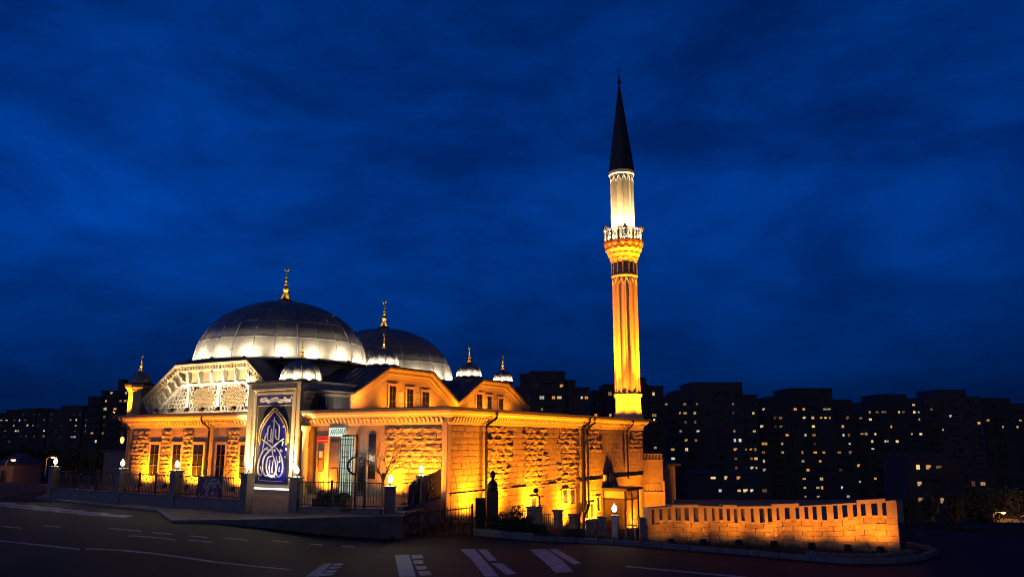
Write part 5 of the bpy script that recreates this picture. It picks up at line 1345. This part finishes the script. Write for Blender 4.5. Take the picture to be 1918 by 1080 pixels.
G1 = 'apartment towers of the far town'
tower('low nearer block with orange lit windows beside the side road', [(1698,1776,856,0),(1776,1812,866,1)], 150, 985, 10, 3, NEARLIT, dark=.0, group='low blocks beside the side road')
tower('low dark block near the side road with few lights', [(1812,1866,888,0)], 150, 985, 10, 1, LIT, dark=.0, group='low blocks beside the side road')
tower('low dark block in front of the widest tower', [(1300,1442,888,0)], 196, 955, 10, 3, LIT, dark=.0, group='low blocks beside the side road')
tower('stepped dark apartment tower with a rounded top right behind the gables', [(975,1001,702,1.5),(993,1058,698,0),(1057,1078,714,1.2),(1075,1105,728,.6),(955,976,726,3)], 205, 800, 14, 0, LIT, dark=.6)
tower('dark stepped apartment block partly hidden behind the minaret', [(1110,1136,733,1),(1132,1213,722,0),(1180,1213,709,3),(1206,1243,725,.8)], 225, 890, 14, 1, LIT, dark=.5)
tower('widest apartment tower right of the minaret with a lit column of flats', [(1244,1272,743,1.5),(1268,1297,733,.8),(1294,1390,718,0),(1386,1419,741,1)], 268, 955, 18, 0, LIT, dark=.45)
tower('broad apartment tower with a flat raised roof block behind the crenellated wall', [(1421,1482,751,1),(1479,1558,729,0),(1450,1482,743,2.2),(1556,1597,750,.8)], 282, 955, 18, 1, LIT, dark=.4)
tower('narrow far block in the gap between two broad towers', [(1596,1627,776,0)], 310, 955, 12, 3, LIT, dark=.2)
tower('square apartment tower with lit top floors beyond the road end of the wall', [(1622,1650,754,.8),(1647,1698,740,0),(1696,1729,754,.8)], 332, 960, 18, 1, LIT, dark=.35)
tower('second tower from the picture edge with a tall raised middle', [(1731,1757,745,.8),(1755,1809,731,0),(1807,1838,744,.8)], 352, 930, 18, 2, LIT, dark=.35)
tower('farthest dim tower at the edge of the town', [(1840,1892,747,0),(1889,1930,757,.8)], 372, 930, 18, 1, LIT, dark=.35)
tower('low far terrace of flats at the picture edge behind dark trees', [(-30,48,774,0),(10,32,768,1)], 455, 832, 14, 1, LIT, 3.0, .3)
tower('long low block of flats second from the edge', [(40,90,766,0),(88,118,776,1)], 450, 832, 14, 1, LIT, 3.0, .3)
tower('mid height block of flats with stacked lit windows', [(90,168,769,1),(114,156,761,0)], 430, 834, 14, 0, LIT, 3.0, .3)
tower('stepped block of flats rising behind the left end of the mosque', [(166,192,744,0),(188,243,733,1.2)], 300, 834, 14, 1, LIT, 3.0, .3)
tower('tall chimney like stair tower behind the corner turret', [(222,232,712,0)], 305, 834, 4, 0, [], 3.0, 0)
# street lamps and a lit house at the far left and far right
def street_lamp(px, pt, pb, Y, label, E, col=(1,.35,.08)):
    z0 = Zat(pb,Y); o = thing('street_lamp', label, 'street lamp', (W(px,pb,Y).x,Y,z0), 0, 'orange street lamps'); h = Zat(pt,Y)-z0
    MB().tube([(0,0,0),(0,0,h-.3),(.3,-.1,h),(1.0,-.3,h+.05)],.08,6,.05).build('pole', IRON, o)
    hd = MB().box(.7,1.3,-.45,-.15,h,h+.14).build('lamp_head', IRON, o); MB().lathe([(.02,-.18),(.2,-.12),(.26,0)],10,(1.0,-.3,h)).build('lamp_glass', emat('street_lamp_glass',(1,.34,.07),12), hd)
    light('street_light','POINT',(o.location.x+1.0,Y-.3,z0+h-.35),E,col,None,None,rad=.28)
street_lamp(7,860,905,95,'orange street lamp by the small lit house at the picture edge',40)
street_lamp(84,855,890,110,'orange street lamp left of the first lamp pillar',160)
street_lamp(1863,958,985,95,'orange street lamp over the side road on the right',110)
street_lamp(1898,963,985,105,'orange street lamp by the lit fence at the right edge',120)
hs_, w, h = boxthing('small_house', 'small house with a lamp lit front beside the far street', 'house', -8, 26, 870, 912, 100, 6, CONC)
MB().hull([(-w-.4,-.4,h),(w+.4,-.4,h),(w+.4,6.4,h),(-w-.4,6.4,h)],[(-w*.5,2.8,h+1.3),(w*.5,2.8,h+1.3),(w*.5,3.2,h+1.3),(-w*.5,3.2,h+1.3)]).build('roof', SLATE, hs_)
MB().box(-w*.3,w*.3,-.03,.02,.3,2.0).build('window', DKWIN, hs_)
rf, w, h = boxthing('boundary_wall', 'low pale fence wall under an orange street lamp at the right edge', 'wall', 1868, 1960, 971, 985, 112, .4, PALE)
for k in range(9): MB().box(-w+.3+k*.8,-w+.5+k*.8,-.05,.45,h+.001,h+.5).build('post', PALE, rf)
ls, w, h = boxthing('garden_shed', 'low dim pale shed beyond the lamp pillars left of the mosque', 'shed', 196, 236, 845, 912, 84, 3, CONC)
MB().box(-w-.2,w+.2,-.2,3.2,h+.001,h+.15).build('roof', SLATE, ls)
# dark trees between the town and the mosque
def tree(px, pt, pb, Y, wpx, label, seed, group):
    z0 = min(Zat(pb,Y), hlow(W(px,pb,Y).x,Y)); x = W(px,pb,Y).x; H_ = Zat(pt,Y)-z0; R_ = wpx*Y/F/2
    o = thing('tree', label, 'tree', (x,Y,z0), 0, group); rnd = random.Random(seed); t = MB(); t.tube([(0,0,-.3),(.1,0,H_*.3),(0,.1,H_*.7)],max(.12,H_*.03),7,.05); cr_ = MB()
    for k in range(6): a = rnd.uniform(0,6.28); t.tube([(0,0,H_*.35),(R_*.4*cos(a),R_*.4*sin(a),H_*.55),(R_*.7*cos(a),R_*.7*sin(a),H_*.72)],.08,5,.03)
    t.build('trunk', BARK, o)
    for k in range(14):
        a = rnd.uniform(0,6.28); rr = R_*rnd.uniform(0,.7); c = Vector((rr*cos(a),rr*sin(a),H_*rnd.uniform(.4,.86))); s = R_*rnd.uniform(.3,.5)
        for q in range(90):
            v = Vector((rnd.gauss(0,.5),rnd.gauss(0,.5),rnd.gauss(0,.45)))*s; p = c+v; u = Vector((rnd.gauss(0,1),rnd.gauss(0,1),rnd.gauss(0,1))).normalized()*s*.3; b = u.orthogonal()*.6
            cr_.add([p-u,p+b,p+u,p-b],[(0,1,2,3)])
    cr_.build('crown', LEAF, o)
TG = 'dark trees between the town and the mosque'
rt = random.Random(33)
ORD = 'first second third fourth fifth sixth seventh eighth ninth tenth eleventh twelfth thirteenth fourteenth fifteenth sixteenth seventeenth'.split()
k = 0
for px in range(-20,230,30):
    tree(px+rt.uniform(-6,6), rt.uniform(826,842), 900, rt.uniform(120,170), rt.uniform(40,58), 'dark leafy tree below the lit flats, '+('first from the left edge','second from the left edge','third from the left edge, behind a street lamp','fourth from the left edge','left of the first lamp pillar','above the scroll grille of the railing','by the pale shed','just left of the mosque corner','half hidden by the mosque corner')[min(k,8)], 100+k, TG); k += 1
for px in range(1285,1930,42):
    if 1430 < px < 1470: continue
    tree(px+rt.uniform(-8,8), rt.uniform(905,925) if px > 1690 else rt.uniform(937,950), 985, rt.uniform(95,125), rt.uniform(36,60), 'dark leafy tree in the valley, '+ORD[k-9]+' from the mosque annex', 200+k, TG+' on the right'); k += 1
